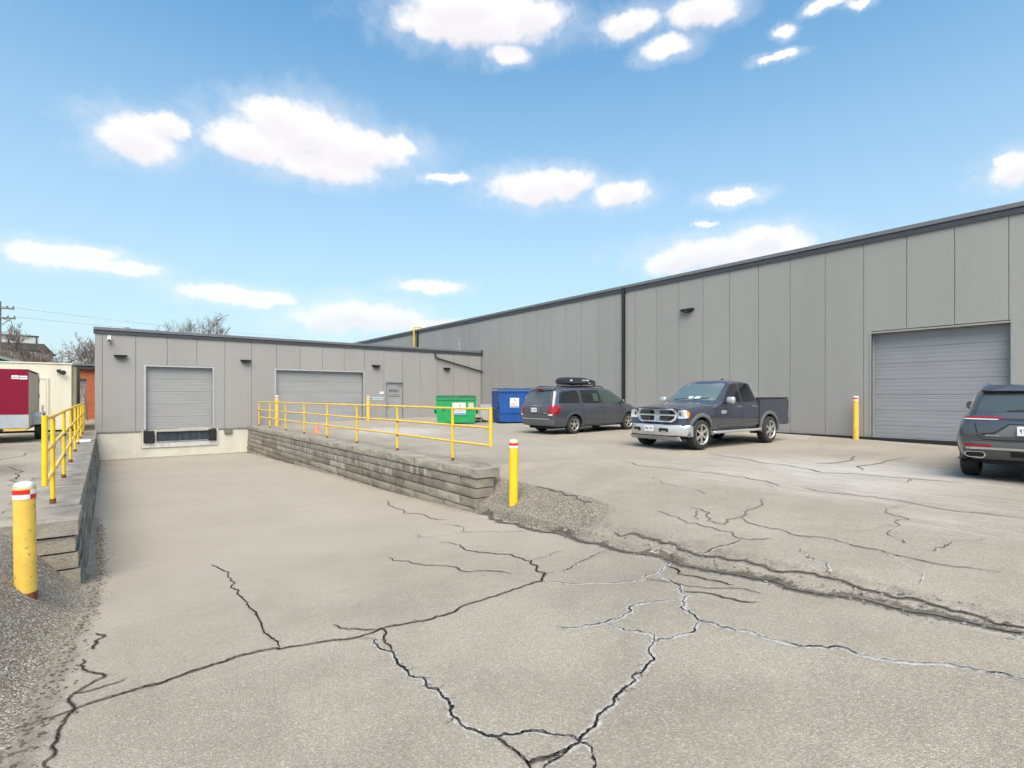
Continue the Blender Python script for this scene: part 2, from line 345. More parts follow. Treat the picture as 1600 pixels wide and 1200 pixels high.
def ground_mat():
    m, N, L, b = new_mat('worn_asphalt')
    geo = N.new('ShaderNodeNewGeometry'); P = geo.outputs['Position']
    def noise(scale, detail=4, rough=.6, vec=None):
        n = N.new('ShaderNodeTexNoise'); n.inputs['Scale'].default_value = scale; n.inputs['Detail'].default_value = detail
        n.inputs['Roughness'].default_value = rough; L.new(vec or P, n.inputs['Vector']); return n.outputs['Fac']
    def attr(n):
        a = N.new('ShaderNodeAttribute'); a.attribute_name = n; return a.outputs['Fac']
    def mr(src, a, bb, c, d):
        r = N.new('ShaderNodeMapRange'); L.new(src, r.inputs[0])
        for i, v in enumerate((a, bb, c, d)): r.inputs[i+1].default_value = v
        return r.outputs[0]
    def mix(f, a, bb):
        x = N.new('ShaderNodeMix'); x.data_type = 'RGBA'
        if isinstance(f, float): x.inputs[0].default_value = f
        else: L.new(f, x.inputs[0])
        for i, v in ((6, a), (7, bb)):
            if isinstance(v, tuple): x.inputs[i].default_value = v+(1,)
            else: L.new(v, x.inputs[i])
        return x.outputs[2]
    def mth(op, a, bb):
        x = N.new('ShaderNodeMath'); x.operation = op
        for i, v in enumerate((a, bb)):
            if isinstance(v, (int, float)): x.inputs[i].default_value = v
            else: L.new(v, x.inputs[i])
        return x.outputs[0]
    A = (.35,.31,.253); B = (.25,.218,.174)
    c = mix(mr(noise(.45, 6, .7), .38, .66, 0, 1), A, B)
    c = mix(mr(noise(.16, 5, .7), .5, .66, 0, .45), c, (.24,.208,.165))
    c = mix(mr(noise(1.7, 6, .75), .52, .72, 0, .5), c, (.215,.19,.155))
    # thin silt film on the ramp floor: smoother and a touch paler
    silt = attr('silt')
    c = mix(mth('MULTIPLY', silt, .6), c, (.33,.294,.242))
    # embedded aggregate: pale and dark chips
    v1 = N.new('ShaderNodeTexVoronoi'); v1.inputs['Scale'].default_value = 120; L.new(P, v1.inputs['Vector'])
    sx = N.new('ShaderNodeSeparateXYZ'); L.new(v1.outputs['Color'], sx.inputs[0])
    rough_amt = mth('SUBTRACT', 1.0, mth('MULTIPLY', silt, .75))
    c = mix(mth('MULTIPLY', mr(sx.outputs[0], .70, 1.0, 0, .40), rough_amt), c, (.56,.51,.44))
    c = mix(mth('MULTIPLY', mr(sx.outputs[1], .65, 1.0, 0, .50), rough_amt), c, (.17,.155,.14))
    c = mix(mth('MULTIPLY', mr(noise(75, 4, .7), .47, .70, 0, .72), rough_amt), c, (.16,.142,.12))
    c = mix(mth('MULTIPLY', mr(noise(58, 3, .6), .55, .75, 0, .6), rough_amt), c, (.54,.495,.425))
    # coarse loose gravel on the shoulder and the bank
    gr = attr('gravel'); grn = mth('ADD', gr, mth('MULTIPLY', mth('SUBTRACT', noise(5, 5, .7), .5), .5))
    grm = mr(grn, .35, .6, 0, 1)
    v2 = N.new('ShaderNodeTexVoronoi'); v2.inputs['Scale'].default_value = 62; L.new(P, v2.inputs['Vector'])
    s2 = N.new('ShaderNodeSeparateXYZ'); L.new(v2.outputs['Color'], s2.inputs[0])
    g = mix(mr(s2.outputs[0], 0, 1, 0, 1), (.145,.124,.094), (.31,.268,.208))
    g = mix(mr(s2.outputs[1], .8, .9, 0, .7), g, (.55,.53,.49))
    g = mix(mr(v2.outputs['Distance'], .5, .75, 0, .6), g, (.07,.065,.058))
    c = mix(grm, c, g)
    # road salt bloom and darker tone under the SUV and along the ramp edges
    st = N.new('ShaderNodeMapping'); L.new(P, st.inputs['Vector']); st.inputs['Rotation'].default_value = (0,0,R(-6)); st.inputs['Scale'].default_value = (1.5,.30,1)
    salt = attr('salt'); c = mix(mr(mth('ADD', mth('MULTIPLY', salt, .42), mth('MULTIPLY', noise(2.4, 7, .75, st.outputs[0]), .8)), .62, .92, 0, .6), c, (.50,.49,.47))
    dark_tone = attr('dark_tone'); c = mix(mr(mth('ADD', mth('MULTIPLY', dark_tone, .5), mth('MULTIPLY', noise(6, 8, .8), .85)), .62, .92, 0, .7), c, (.10,.092,.08))
    c = mix(mr(noise(9, 5, .7), .62, .8, 0, .25), c, (.2,.18,.155))
    L.new(c, b.inputs['Base Color']); b.inputs['Roughness'].default_value = .88; b.inputs['Specular IOR Level'].default_value = .25
    bp = N.new('ShaderNodeBump'); bp.inputs['Strength'].default_value = .55; bp.inputs['Distance'].default_value = .012
    hgtn = mth('ADD', mth('MULTIPLY', v1.outputs['Distance'], mth('MULTIPLY', rough_amt, -.7)), mth('MULTIPLY', v2.outputs['Distance'], mth('MULTIPLY', grm, -2.2)))
    hgtn = mth('ADD', hgtn, mth('MULTIPLY', noise(30, 5, .7), .5))
    L.new(hgtn, bp.inputs['Height']); L.new(bp.outputs[0], b.inputs['Normal'])
    return m

def axis(parts):
    out = []
    for a, b, st in parts: out += list(np.arange(a, b-1e-6, st))
    out.append(parts[-1][1]); return np.array(out)
def build_ground():
    gx = axis([(-900,-100,100),(-100,-20,10),(-20,-3,1),(-3,-1.6,.2),(-1.6,.6,.05),(.6,4.4,.1),(4.4,6.6,.035),(6.6,8.4,.06),(8.4,24,.3),(24,60,4),(60,100,10),(100,900,100)])
    gy = axis([(-300,-40,40),(-40,-4,3),(-4,0,.25),(0,10.2,.07),(10.2,29.7,.3),(29.7,29.88,.06),(29.88,29.96,.04),(29.96,30.6,.32),(30.6,60,2),(60,100,10),(100,1200,100)])
    X, Y = np.meshgrid(gx, gy, indexing='ij'); Z = hgt(X, Y)
    near = (np.abs(X) < 40) & (np.abs(Y) < 60)
    und = .006*np.sin(X*1.7+Y*.6)*np.sin(Y*1.3-X*.4)+.004*np.sin(X*4.1+1)*np.sin(Y*3.3)
    Z = Z+np.where(near, und, 0)
    rough = np.zeros_like(X)
    mound = sm((X-xr_of(Y)+.05)/.1)*(1-sm((X-xr_of(Y)-.6)/.4))*sm((Y-4.2)/2.2)*(1-sm((Y-9.6)/.6))
    should = sm((xl_of(Y)-X+.05)/.12)*(1-sm((Y-8.8)/.5))*(1-.55*sm((-X-1.6)/.8))
    grav = np.maximum(mound, should*sm((Y+1)/1.))
    Z = Z+grav*RNG.normal(0, .004, Z.shape)
    silt = sm((Y-3.5)/5)*((X > -.5) & (X < 6.3))*(Y < 30); silt = np.maximum(silt, .55*sm((X-7)/3)*sm((Y-3)/5))
    salt = 1.1*np.exp(-(((X-12.3)/2.6)**2+((Y-4.2)/3.4)**2))+.55*np.exp(-(((X-9.2)/1.6)**2+((Y-4)/4.5)**2))+np.exp(-(((X-9.8)/2.6)**2+((Y-20.5)/4)**2))*1.15+.55*np.exp(-(((X-11)/2.5)**2+((Y-12)/3)**2))+.45*np.exp(-(((X-7.5)/1.2)**2+((Y-1.5)/1.5)**2))
    salt += .8*np.exp(-(((X-xr_of(Y)+.06)/.12)**2))*(Y < 8.6)*(Y > 0)
    dark_tone = np.exp(-(((X-14)/2.2)**2+((Y-1.8)/1.0)**2))*.9+.8*np.exp(-(((X-xl_of(Y)-.05)/.13)**2))*(Y < 14)*(Y > 1.5)+.75*np.exp(-(((Y-29.4)/.7)**2))*(X > -.3)*(X < 6.4)  # darker under the SUV, along the left ramp edge and at the dock foot
    dark_tone += .55*np.exp(-(((X-xr_of(Y)-.28)/.16)**2))*(Y < 6)*(Y > .2) + .55*np.exp(-(((X-5.95)/.16)**2))*(Y > 8.8)*(Y < 29.6)
    dark_tone += .9*np.exp(-(((X+1.6)/.5)**2+((Y-15.5)/2.)**2))+.7*np.exp(-(((X+2.6)/1.6)**2+((Y-22.)/2.2)**2))
    nx, ny = X.shape
    v = np.stack([X, Y, Z], -1).reshape(-1, 3)
    idx = np.arange(nx*ny).reshape(nx, ny)
    f = np.stack([idx[:-1,:-1], idx[1:,:-1], idx[1:,1:], idx[:-1,1:]], -1).reshape(-1, 4)
    me = bpy.data.meshes.new('asphalt_yard'); me.from_pydata(v.tolist(), [], f.tolist())
    for nm, arr in (('gravel', grav), ('silt', silt), ('salt', np.clip(salt,0,1.2)), ('dark_tone', np.clip(dark_tone,0,1.2))):
        a = me.attributes.new(nm, 'FLOAT', 'POINT'); a.data.foreach_set('value', arr.reshape(-1).astype(np.float32))
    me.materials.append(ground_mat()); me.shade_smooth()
    # table for placing thin things on the built surface
    build_ground.g = (gx, gy, Z)
    return tag(link('asphalt_yard', me), None, kind='structure')
yard = build_ground()
def GZ(x, y):
    gx, gy, Z = build_ground.g
    i = int(np.clip(np.searchsorted(gx, x)-1, 0, len(gx)-2)); j = int(np.clip(np.searchsorted(gy, y)-1, 0, len(gy)-2))
    u = (x-gx[i])/(gx[i+1]-gx[i]); w = (y-gy[j])/(gy[j+1]-gy[j])
    return float(Z[i,j]*(1-u)*(1-w)+Z[i+1,j]*u*(1-w)+Z[i,j+1]*(1-u)*w+Z[i+1,j+1]*u*w)

# cracks: broken lines of open joint with crumbled edges, lying on the asphalt
CR = {
'A':[(-0.384,4.115),(-0.104,4.154),(0.148,4.174),(0.508,4.242),(0.754,4.291),(1.066,4.190),(1.464,4.008),(1.775,4.006),(2.032,3.957),(2.268,3.948),(2.502,3.986),(2.931,4.030),(3.303,4.079),(3.570,4.078),(3.714,4.221),(3.965,4.697),(4.061,4.834),(4.067,5.494),(3.986,5.872),(4.001,6.910)],
'B':[(3.714,4.221),(4.121,4.225),(4.751,4.431),(5.007,4.435)],
'C':[(4.061,4.834),(4.376,4.855),(4.657,4.960)],
'D':[(3.570,4.078),(3.677,3.707),(3.919,3.430),(4.228,3.331),(4.517,3.357),(4.796,3.482),(5.064,3.492)],
'E':[(3.039,6.576),(3.141,5.829),(3.282,5.174),(3.555,4.568)],
'F':[(4.517,3.357),(4.298,3.048),(4.091,2.801),(3.864,2.639),(3.665,2.492),(3.531,2.226),(3.519,1.970),(3.531,1.751),(3.547,1.592),(3.622,1.468),(3.656,1.263),(3.701,1.078),(3.869,0.877),(3.900,0.715),(3.932,0.564),(3.958,0.422)],
'G':[(2.755,2.984),(2.823,2.846),(3.044,2.760),(3.282,2.774),(3.461,2.857),(3.576,2.850),(3.844,2.663)],
'H':[(3.023,2.741),(3.021,2.523),(2.997,2.264),(3.112,2.207),(3.332,2.177),(3.531,2.226)],
'I':[(2.997,2.264),(2.775,2.101),(2.597,2.046),(2.403,1.984),(2.267,1.961),(2.126,1.905),(1.963,1.844),(1.787,1.781),(1.664,1.760),(1.525,1.733)],
'J':[(1.569,3.930),(1.618,3.686),(1.637,3.458),(1.573,3.245),(1.542,3.028),(1.569,2.872),(1.574,2.725),(1.541,2.542),(1.476,2.415),(1.466,2.251),(1.495,2.125),(1.592,2.046),(1.730,1.966),(1.793,1.851),(1.794,1.775)],
'K':[(1.521,2.107),(1.527,1.961),(1.512,1.840),(1.480,1.775)],
'L':[(1.787,1.781),(1.775,1.687),(1.684,1.582)],
'M':[(1.503,1.816),(1.616,1.793),(1.737,1.772)],
'N':[(1.218,8.273),(1.259,7.803),(1.190,6.589),(1.157,5.777),(1.127,5.107),(1.082,4.579),(1.066,4.190)],
'O':[(-0.093,5.209),(-0.095,4.963),(-0.032,4.788),(-0.127,4.436),(-0.131,4.260),(-0.145,4.058),(-0.176,3.802),(-0.180,3.375)],
'O2':[(-0.127,4.436),(0.037,4.419),(0.157,4.441)],
'O3':[(-0.018,5.923),(-0.030,5.656),(-0.004,5.388)],
'P':[(0.109,8.993),(0.683,8.956),(1.333,9.056)],
'Q':[(1.775,4.006),(1.719,3.799),(1.634,3.494)],
'Q2':[(1.546,4.426),(1.640,4.160),(1.775,4.006)],
'BA':[(5.951,8.788),(5.624,7.408),(5.488,6.549),(5.533,5.992),(5.337,5.381),(5.188,4.648),(5.088,4.056),(4.968,3.441),(4.889,2.940),(4.853,2.406),(4.766,1.834),(4.735,1.379),(4.720,1.000),(4.720,0.677),(4.730,0.450)],
'BB':[(5.468,4.786),(5.383,4.191),(5.254,3.640),(5.113,2.862),(5.042,2.500),(5.034,1.988),(4.933,1.658),(4.903,1.226),(4.849,0.923),(4.802,0.689),(4.797,0.456)],
'R1':[(8.154,6.145),(7.777,5.739),(7.683,5.211),(7.434,4.633)],
'R2':[(6.168,4.670),(5.919,4.015),(5.829,3.556),(5.762,3.264),(5.616,3.011),(5.862,2.815)],
'R3':[(5.156,3.251),(5.322,3.148),(5.576,3.055)],
'R4':[(6.592,4.378),(6.458,3.986),(6.089,3.794),(6.047,3.534),(6.515,3.569),(6.890,3.658),(7.681,3.856)],
'R5':[(6.515,3.569),(6.253,3.139),(6.096,2.675),(6.206,2.368),(6.068,2.131),(6.092,1.886),(6.008,1.649),(5.968,1.322),(6.079,1.015)],
'R6':[(5.660,2.484),(5.405,2.295),(5.229,2.054),(5.046,1.983)],
'R7':[(9.073,2.612),(8.483,2.457),(7.795,2.139),(7.177,2.091),(6.707,1.943),(6.421,1.725),(6.438,1.559),(6.777,1.522),(7.104,1.362),(7.312,1.345)],
'R8':[(9.459,8.012),(9.312,6.317),(9.400,5.494),(8.928,4.245)],
'R9':[(9.101,3.954),(9.038,3.209),(9.059,2.624),(8.902,1.276)],
'R10':[(12.486,7.781),(11.693,5.870),(11.173,4.470),(11.630,3.192),(11.811,2.416)],
'R11':[(12.575,5.217),(14.933,5.301)],
'R12':[(12.208,4.126),(13.850,4.289),(15.347,4.212)],
'S1':[(4.878,8.288),(4.663,7.351),(5.043,6.812),(5.349,6.462)],
'S2':[(4.143,8.091),(4.075,7.456),(4.291,7.330),(4.663,7.351)],
'S3':[(5.365,11.680),(5.079,10.510),(5.171,9.542),(5.225,8.688)],
'T1':[(6.571,7.745),(6.490,7.201),(6.340,6.392),(6.164,5.858)],
'T2':[(4.796,3.482),(4.569,2.881),(4.551,2.548)],
'T3':[(4.094,2.797),(4.148,2.436),(4.215,2.142)],
'U1':[(-1.250,12.543),(-1.206,13.897),(-1.363,15.146),(-1.344,20.102)],

}
def crack_mats():
    m, N, L, b = new_mat('crack_fill'); b.inputs['Roughness'].default_value = 1; b.inputs['Specular IOR Level'].default_value = 0
    geo = N.new('ShaderNodeNewGeometry'); n = N.new('ShaderNodeTexNoise'); n.inputs['Scale'].default_value = 40; L.new(geo.outputs['Position'], n.inputs['Vector'])
    r = N.new('ShaderNodeValToRGB'); r.color_ramp.elements[0].color = (.008,.008,.008,1); r.color_ramp.elements[1].color = (.09,.08,.07,1)
    r.color_ramp.elements[0].position = .42; r.color_ramp.elements[1].position = .75
    L.new(n.outputs['Fac'], r.inputs[0]); L.new(r.outputs[0], b.inputs['Base Color'])
    out = [m]
    for nm, col, dens in (('salt_edge', (.54,.52,.49), .62), ('crumb_edge', (.085,.076,.064), .68)):
        m, N, L, b = new_mat(nm); b.inputs['Roughness'].default_value = .95; b.inputs['Base Color'].default_value = col+(1,); b.inputs['Specular IOR Level'].default_value = .1
        at = N.new('ShaderNodeAttribute'); at.attribute_name = 'edge'
        geo = N.new('ShaderNodeNewGeometry'); n = N.new('ShaderNodeTexNoise'); n.inputs['Scale'].default_value = 26; n.inputs['Detail'].default_value = 6; n.inputs['Roughness'].default_value = .75
        L.new(geo.outputs['Position'], n.inputs['Vector'])
        a1 = N.new('ShaderNodeMath'); a1.operation = 'ADD'; L.new(n.outputs['Fac'], a1.inputs[0]); L.new(at.outputs['Fac'], a1.inputs[1])
        mr = N.new('ShaderNodeMapRange'); L.new(a1.outputs[0], mr.inputs[0]); mr.inputs[1].default_value = 1.12; mr.inputs[2].default_value = 1.42; mr.inputs[4].default_value = dens*1.3
        L.new(mr.outputs[0], b.inputs['Alpha']); out.append(m)
    return out
CM, SM_, DM = crack_mats()
CM2 = mat('silted_crack', (.115,.098,.078), .95, var=.5, vscale=6)
def fract(pts, amp, levels):
    pts = [Vector(p).to_3d() for p in pts]
    for l in range(levels):
        q = [pts[0]]
        for a, b in zip(pts[:-1], pts[1:]):
            d = b-a; n = Vector((-d.y, d.x, 0)); q += [(a+b)/2+n*random.gauss(0, amp)+d*random.uniform(-.1,.1), b]
        pts = q
    return pts
def ribbon(pts, wfun, z, cols=1, edge=False):
    v, f, e = [], [], []
    n = len(pts); rows = 2*cols+1
    for k, p in enumerate(pts):
        t = (pts[min(k+1,n-1)]-pts[max(k-1,0)]).normalized(); nn = Vector((-t.y, t.x, 0))
        wl, wr = wfun(k/(n-1)), wfun(k/(n-1))
        for c in range(rows):
            s = (c-cols)/cols; q = p+nn*(s*(wl if s < 0 else wr))
            v.append((q.x, q.y, GZ(q.x, q.y)+z)); e.append(1-abs(s))
        if k:
            for c in range(rows-1):
                i = k*rows+c; f.append((i-rows, i-rows+1, i+1, i))
    return v, f, e
def crack(key, w, salt=0., dirt=0., amp=.11, levels=3, spurs=0):
    pts = fract([(x, y) for x, y in CR[key]] if isinstance(key, str) else key, amp, levels)
    for _ in range(spurs):
        k = random.randrange(2, len(pts)-2); d = (pts[k+1]-pts[k-1]).normalized(); a = random.choice((-1,1))*random.uniform(.5,1.5); l = random.uniform(.03,.08)
        q = Vector((d.x*math.cos(a)-d.y*math.sin(a), d.x*math.sin(a)+d.y*math.cos(a), 0))
        crack([pts[k], pts[k]+q*l*.5+d*.01, pts[k]+q*l], min(w*.45, .010), 0, 0, .15, 2)
    ph = random.random()*9; jit = [random.uniform(.5, 1.5) for _ in range(400)]
    w = w*.62
    def wf(t):
        taper = min(1, t*9+.25, (1-t)*9+.25)
        return w*.5*taper*jit[int(t*397) % 400]*(.85+.25*math.sin(t*23+ph))
    lay = []
    if salt: lay.append(('salt_rim', salt, SM_, .003))
    if dirt: lay.append(('crumbled_rim', dirt, DM, .0045))
    for nm, ww, mm, z in lay:
        ds = [pts[0]]
        for p in pts[1:]:
            if (p-ds[-1]).length > .05: ds.append(p)
        if len(ds) < 3: continue
        v, f, e = ribbon(ds, lambda t: ww*min(1, t*6+.4, (1-t)*6+.4), z, cols=3)
        me = bpy.data.meshes.new(nm); me.from_pydata(v, [], f); me.materials.append(mm)
        a = me.attributes.new('edge', 'FLOAT', 'POINT'); a.data.foreach_set('value', np.array(e, np.float32))
        link(nm, me, yard)
    v, f, e = ribbon(pts, wf, .011)
    me = bpy.data.meshes.new('crack'); me.from_pydata(v, [], f); me.materials.append(CM if pts[0].x < 5.3 else CM2); link('crack', me, yard)
for key, w, s, d in [('A',.020,0,.05),('B',.022,.05,0),('C',.016,.03,0),('D',.016,.09,0),('E',.016,0,.03),('F',.018,.10,0),('G',.020,.10,0),('H',.017,.09,0),('I',.022,.10,.02),
        ('J',.020,.08,.025),('K',.016,.03,.02),('L',.015,.03,0),('M',.018,0,.05),('N',.020,.05,.03),('O',.011,0,.04),('O2',.012,0,.03),('O3',.016,0,.05),('P',.006,.04,0),('Q',.018,0,.03),('Q2',.016,0,.03),
        ('BB',.026,.10,.09),('R1',.022,.05,0),('R2',.018,.05,.03),('R3',.024,.06,0),('R4',.018,.05,.03),('R5',.02,.06,.03),('R6',.022,.07,0),('R7',.022,.06,0),
        ('R8',.02,.04,.04),('R9',.02,.06,.04),('R10',.03,.08,.06),('R11',.04,.1,.05),('R12',.04,.12,.05),('S1',.02,.04,0),('S2',.012,.05,0),('S3',.024,0,.05),('T1',.03,0,.05),('T2',.018,0,.05),('T3',.018,0,.05),('U1',.014,0,.05)]:
    crack(key, w, s, d, amp=.05 if key == 'N' else .085 if w > .025 else .11, levels=4 if key[0] in 'ABCDEFGHIJKLMNO' else 3, spurs={'A':8,'F':6,'I':10,'J':14,'N':5,'O':6,'R5':6,'BB':24}.get(key, 0))
for key, n in (('R2',1),('R4',2),('R5',2),('R7',1),('R9',2),('R10',2),('R8',2),('D',1)):
    base = fract([(x, y) for x, y in CR[key]], .08, 2)
    for _ in range(n):
        k = random.randrange(1, len(base)-1); p = base[k]; d = (base[k+1]-base[k-1]).normalized(); a = random.choice((-1,1))*random.uniform(.5,1.3); l = random.uniform(.35,1.1)
        line = [p]
        for j in range(3):
            a += random.uniform(-.5,.5); line.append(line[-1]+Vector((d.x*math.cos(a)-d.y*math.sin(a), d.x*math.sin(a)+d.y*math.cos(a), 0))*l/3)
        crack(line, .009, random.choice((0,.04,.05)), random.choice((0,.03)), .1, 3)
crack('BA', .065, .20, .24, amp=.08, levels=4, spurs=30)

# ------------------------------------------------------------------ buildings
GAP = .008
def wall_panels(root, joints, zb, zt, openings, m, th=.09):
    """one object per panel between joints, cut round the openings; outward is local -y"""
    for a, b in zip(joints[:-1], joints[1:]):
        a2, b2 = a+GAP, b-GAP
        zlo = zb((a+b)/2) if callable(zb) else zb
        rects = [(a2, b2, zlo, zt)]
        for oa, ob, o0, o1 in openings:
            out = []
            for (p, q, r_, s_) in rects:
                if ob <= p or oa >= q: out.append((p, q, r_, s_)); continue
                if oa > p+.004: out.append((p, oa, r_, s_))
                if ob < q-.004: out.append((ob, q, r_, s_))
                out.append((max(p, oa), min(q, ob), o1, s_))
                if o0 > r_+.05: out.append((max(p, oa), min(q, ob), r_, o0))
            rects = out
        mb = MB()
        for p, q, r_, s_ in rects: mb.box(p, q, 0, th, r_, s_)
        obj('wall_panel', mb, m, root)
def section_mesh(w, h, m, ribs=4, d=.012):
    pr = [(.04, 0)]; n = ribs
    for k in range(n):
        z0, z1 = k*h/n, (k+1)*h/n
        pr += [(0.003, z0+.004), (0, z0+.03), (0, z1-.03), (0.003, z1-.004)] if k else [(d, z0), (0, z0+.016), (0, z1-.03), (.003, z1-.004)]
    pr += [(d*.6, h-.001), (.04, h-.001)]
    return MB().prism(pr, 0, w, 'x').mesh('door_section', m)
def roller_door(root, x0, x1, z0, z1, rec, nsec, frame=.07, proud=.025, fm='frame', dm='rdoor'):
    me = section_mesh(x1-x0-.04, (z1-z0)/nsec, M[dm])
    d = obj('roller_door', MB().box(x0+.005, x1-.005, rec+.06, rec+.08, z0, z1), M['panel_gap'], root)
    for k in range(nsec): link('door_section', me, d, (x0+.02, rec, z0+k*(z1-z0)/nsec))
    for xa, xb in ((x0-frame, x0), (x1, x1+frame)):
        obj('door_frame', MB().box(xa, xb, -proud, rec+.07, z0, z1+frame), M[fm], root)
    obj('door_frame', MB().box(x0, x1, -proud, rec+.07, z1, z1+frame), M[fm], root)
    obj('door_track', MB().box(x0, x0+.02, rec-.05, rec, z0, z1-.002), M['steel'], root)
    obj('door_track', MB().box(x1-.02, x1, rec-.05, rec, z0, z1-.002), M['steel'], root)
def coping(root, x0, x1, ztop, h1, h2, endcap=None):
    obj('coping_cap', MB().box(x0, x1, -.09, .25, ztop-h1, ztop, .006), M['coping_l'], root)
    obj('coping_fascia', MB().box(x0, x1, -.055, .2, ztop-h1-h2, ztop-h1-.012), M['coping_d'], root)
    obj('coping_drip', MB().box(x0, x1, -.075, .2, ztop-h1-.011, ztop-h1-.001), M['black'], root)

# low warehouse: face at Y = 29.8, local x = world X
low = thing('low_warehouse', 'low grey panelled warehouse with loading dock and two roller doors', 'warehouse', (0, 29.8, 0))
LJ = [.13+1.214*k for k in range(17)]+[20.6]
ops = [(1.73, 4.44, -2, 2.98), (7.40, 12.19, -2, 2.99), (13.62, 14.72, -2, 2.38)]
wall_panels(low, LJ, lambda x: -.08 if x < 6.2 else -.3, 4.30, ops, M['panel'])
obj('corner_panel', MB().box(-.13, .13-GAP, -.004, .12, -.08, 4.30), M['panel'], low)
obj('wall_core', MB().box(-.12, 1.7, .06, .3, -.1, 4.5).box(4.47, 7.36, .06, .3, -.1, 4.5).box(12.23, 13.6, .06, .3, -.1, 4.5).box(14.75, 20.55, .06, .3, -.3, 4.5)
    .box(1.7, 4.47, .06, .3, 3.02, 4.5).box(7.36, 12.23, .06, .3, 3.03, 4.5).box(13.6, 14.75, .06, .3, 2.4, 4.5), M['panel_gap'], low)
obj('side_wall', MB().box(-.13, .05, .31, 26, -.3, 4.3), M['panel'], low)
obj('roof', MB().box(-.1, 20.55, .26, 26, 4.25, 4.42), M['coping_d'], low)
coping(low, -.18, 20.58, 4.58, .125, .155)
obj('coping_end', MB().box(20.50, 20.595, -.12, .22, 4.28, 4.64), M['coping_d'], low)
roller_door(low, 1.73, 4.44, -.05, 2.90, .16, 5)
roller_door(low, 7.40, 12.19, -.02, 2.91, .16, 5)
# dock: foundation, leveller pit, bumpers
obj('foundation', MB().box(-.13, 1.56, .03, .4, -1.6, -.082).box(4.69, 6.6, .03, .4, -1.6, -.082).box(1.56, 4.69, .03, .4, -1.6, -.89), M['concrete'], low)
obj('foundation_ledge', MB().box(-.16, 1.55, -.01, .028, -.12, -.084), M['frame_d'], low)
obj('foundation_ledge', MB().box(4.70, 6.3, -.01, .028, -.12, -.084), M['frame_d'], low)
pit = obj('dock_pit_frame', MB().box(1.565, 1.63, -.012, .3, -.885, -.06).box(4.62, 4.685, -.012, .3, -.885, -.06).box(1.63, 4.62, -.01, .3, -.885, -.66).box(2.08, 2.13, -.008, .3, -.659, -.08), M['offwhite'], low)
obj('dock_leveller', MB().box(2.14, 4.25, .06, .2, -.66, -.16), M['pit'], pit)
obj('dock_lip', MB().box(2.14, 4.25, -.02, .2, -.158, -.11).box(2.14, 4.25, -.03, .03, -.64, -.60), M['steel'], pit)
for a, b in ((1.66, 2.05), (4.27, 4.60)):
    obj('dock_bumper', MB().box(a, b, -.11, .1, -.64, -.1, .02), M['bumper_rubber'], low)
obj('junction_box', MB().box(4.96, 5.32, -.08, .05, -.34, -.14, .01), mat('olive_box', (.16,.155,.10), .7, var=.2), low)
# personnel door
pd = obj('door', MB().box(13.64, 14.70, .07, .12, -.1, 2.33, .004), M['mdoor'], low)
obj('door_handle', MB().tube([(13.76, .06, 1.12), (13.76, .0, 1.10), (13.76, .0, .86), (13.76, .06, .84)], .014, 6), M['black'], pd)
obj('door_closer', MB().box(14.42, 14.62, .03, .068, 2.15, 2.21), M['steel'], pd)
lt = MB(); random.seed(3)
for k in range(8):
    x = 13.84+k*.082
    lt.box(x, x+.022, .066, .0695, 1.75, 1.95); lt.box(x+.024, x+.058, .066, .0695, 1.75+random.choice((0,.08,.17)), 1.78+random.choice((0.01,.08,.17)))
    if k % 2: lt.box(x+.044, x+.06, .066, .0695, 1.75, 1.95)
obj('door_lettering', lt, mat('lettering_grey', (.10,.105,.11), .6), pd)
obj('door_sign', MB().box(13.82, 14.52, .062, .0685, 1.50, 1.62), mat('sign_teal', (.06,.09,.10), .5), pd)
lt = MB()
for k in range(11): lt.box(13.87+k*.057, 13.905+k*.057, .0595, .0615, 1.535, 1.58)
obj('sign_lettering', lt, M['offwhite'], pd)
for a, b, z1 in ((13.60, 13.64, 2.38), (14.70, 14.74, 2.38)): obj('door_frame', MB().box(a, b, -.015, .12, -.1, z1), M['frame_d'], low)
obj('door_frame', MB().box(13.64, 14.70, -.015, .12, 2.335, 2.38), M['frame_d'], low)
obj('wall_sign', MB().box(13.20, 13.46, -.008, -.001, 1.66, 1.80), M['white'], low)
sg = obj('wall_sign', MB().box(12.56, 13.46, -.008, -.001, 1.30, 1.47), M['offwhite'], low)
obj('sign_print', MB().box(12.60, 12.78, -.0105, -.009, 1.33, 1.44).box(12.84, 13.40, -.0105, -.009, 1.37, 1.41), M['ink_b'], sg)
# rain pipe running down to the corner
obj('rain_pipe', MB().tube([(16.95,-.07,4.28),(16.93,-.08,4.14),(16.97,-.09,4.02),(17.2,-.09,3.92),(20.45,-.09,3.22),(20.57,-.09,3.18)], .045, 8), M['black'], low, auto=40)
obj('corner_trim', MB().box(20.50, 20.592, -.05, 0, -.3, 4.28), M['frame_d'], low)

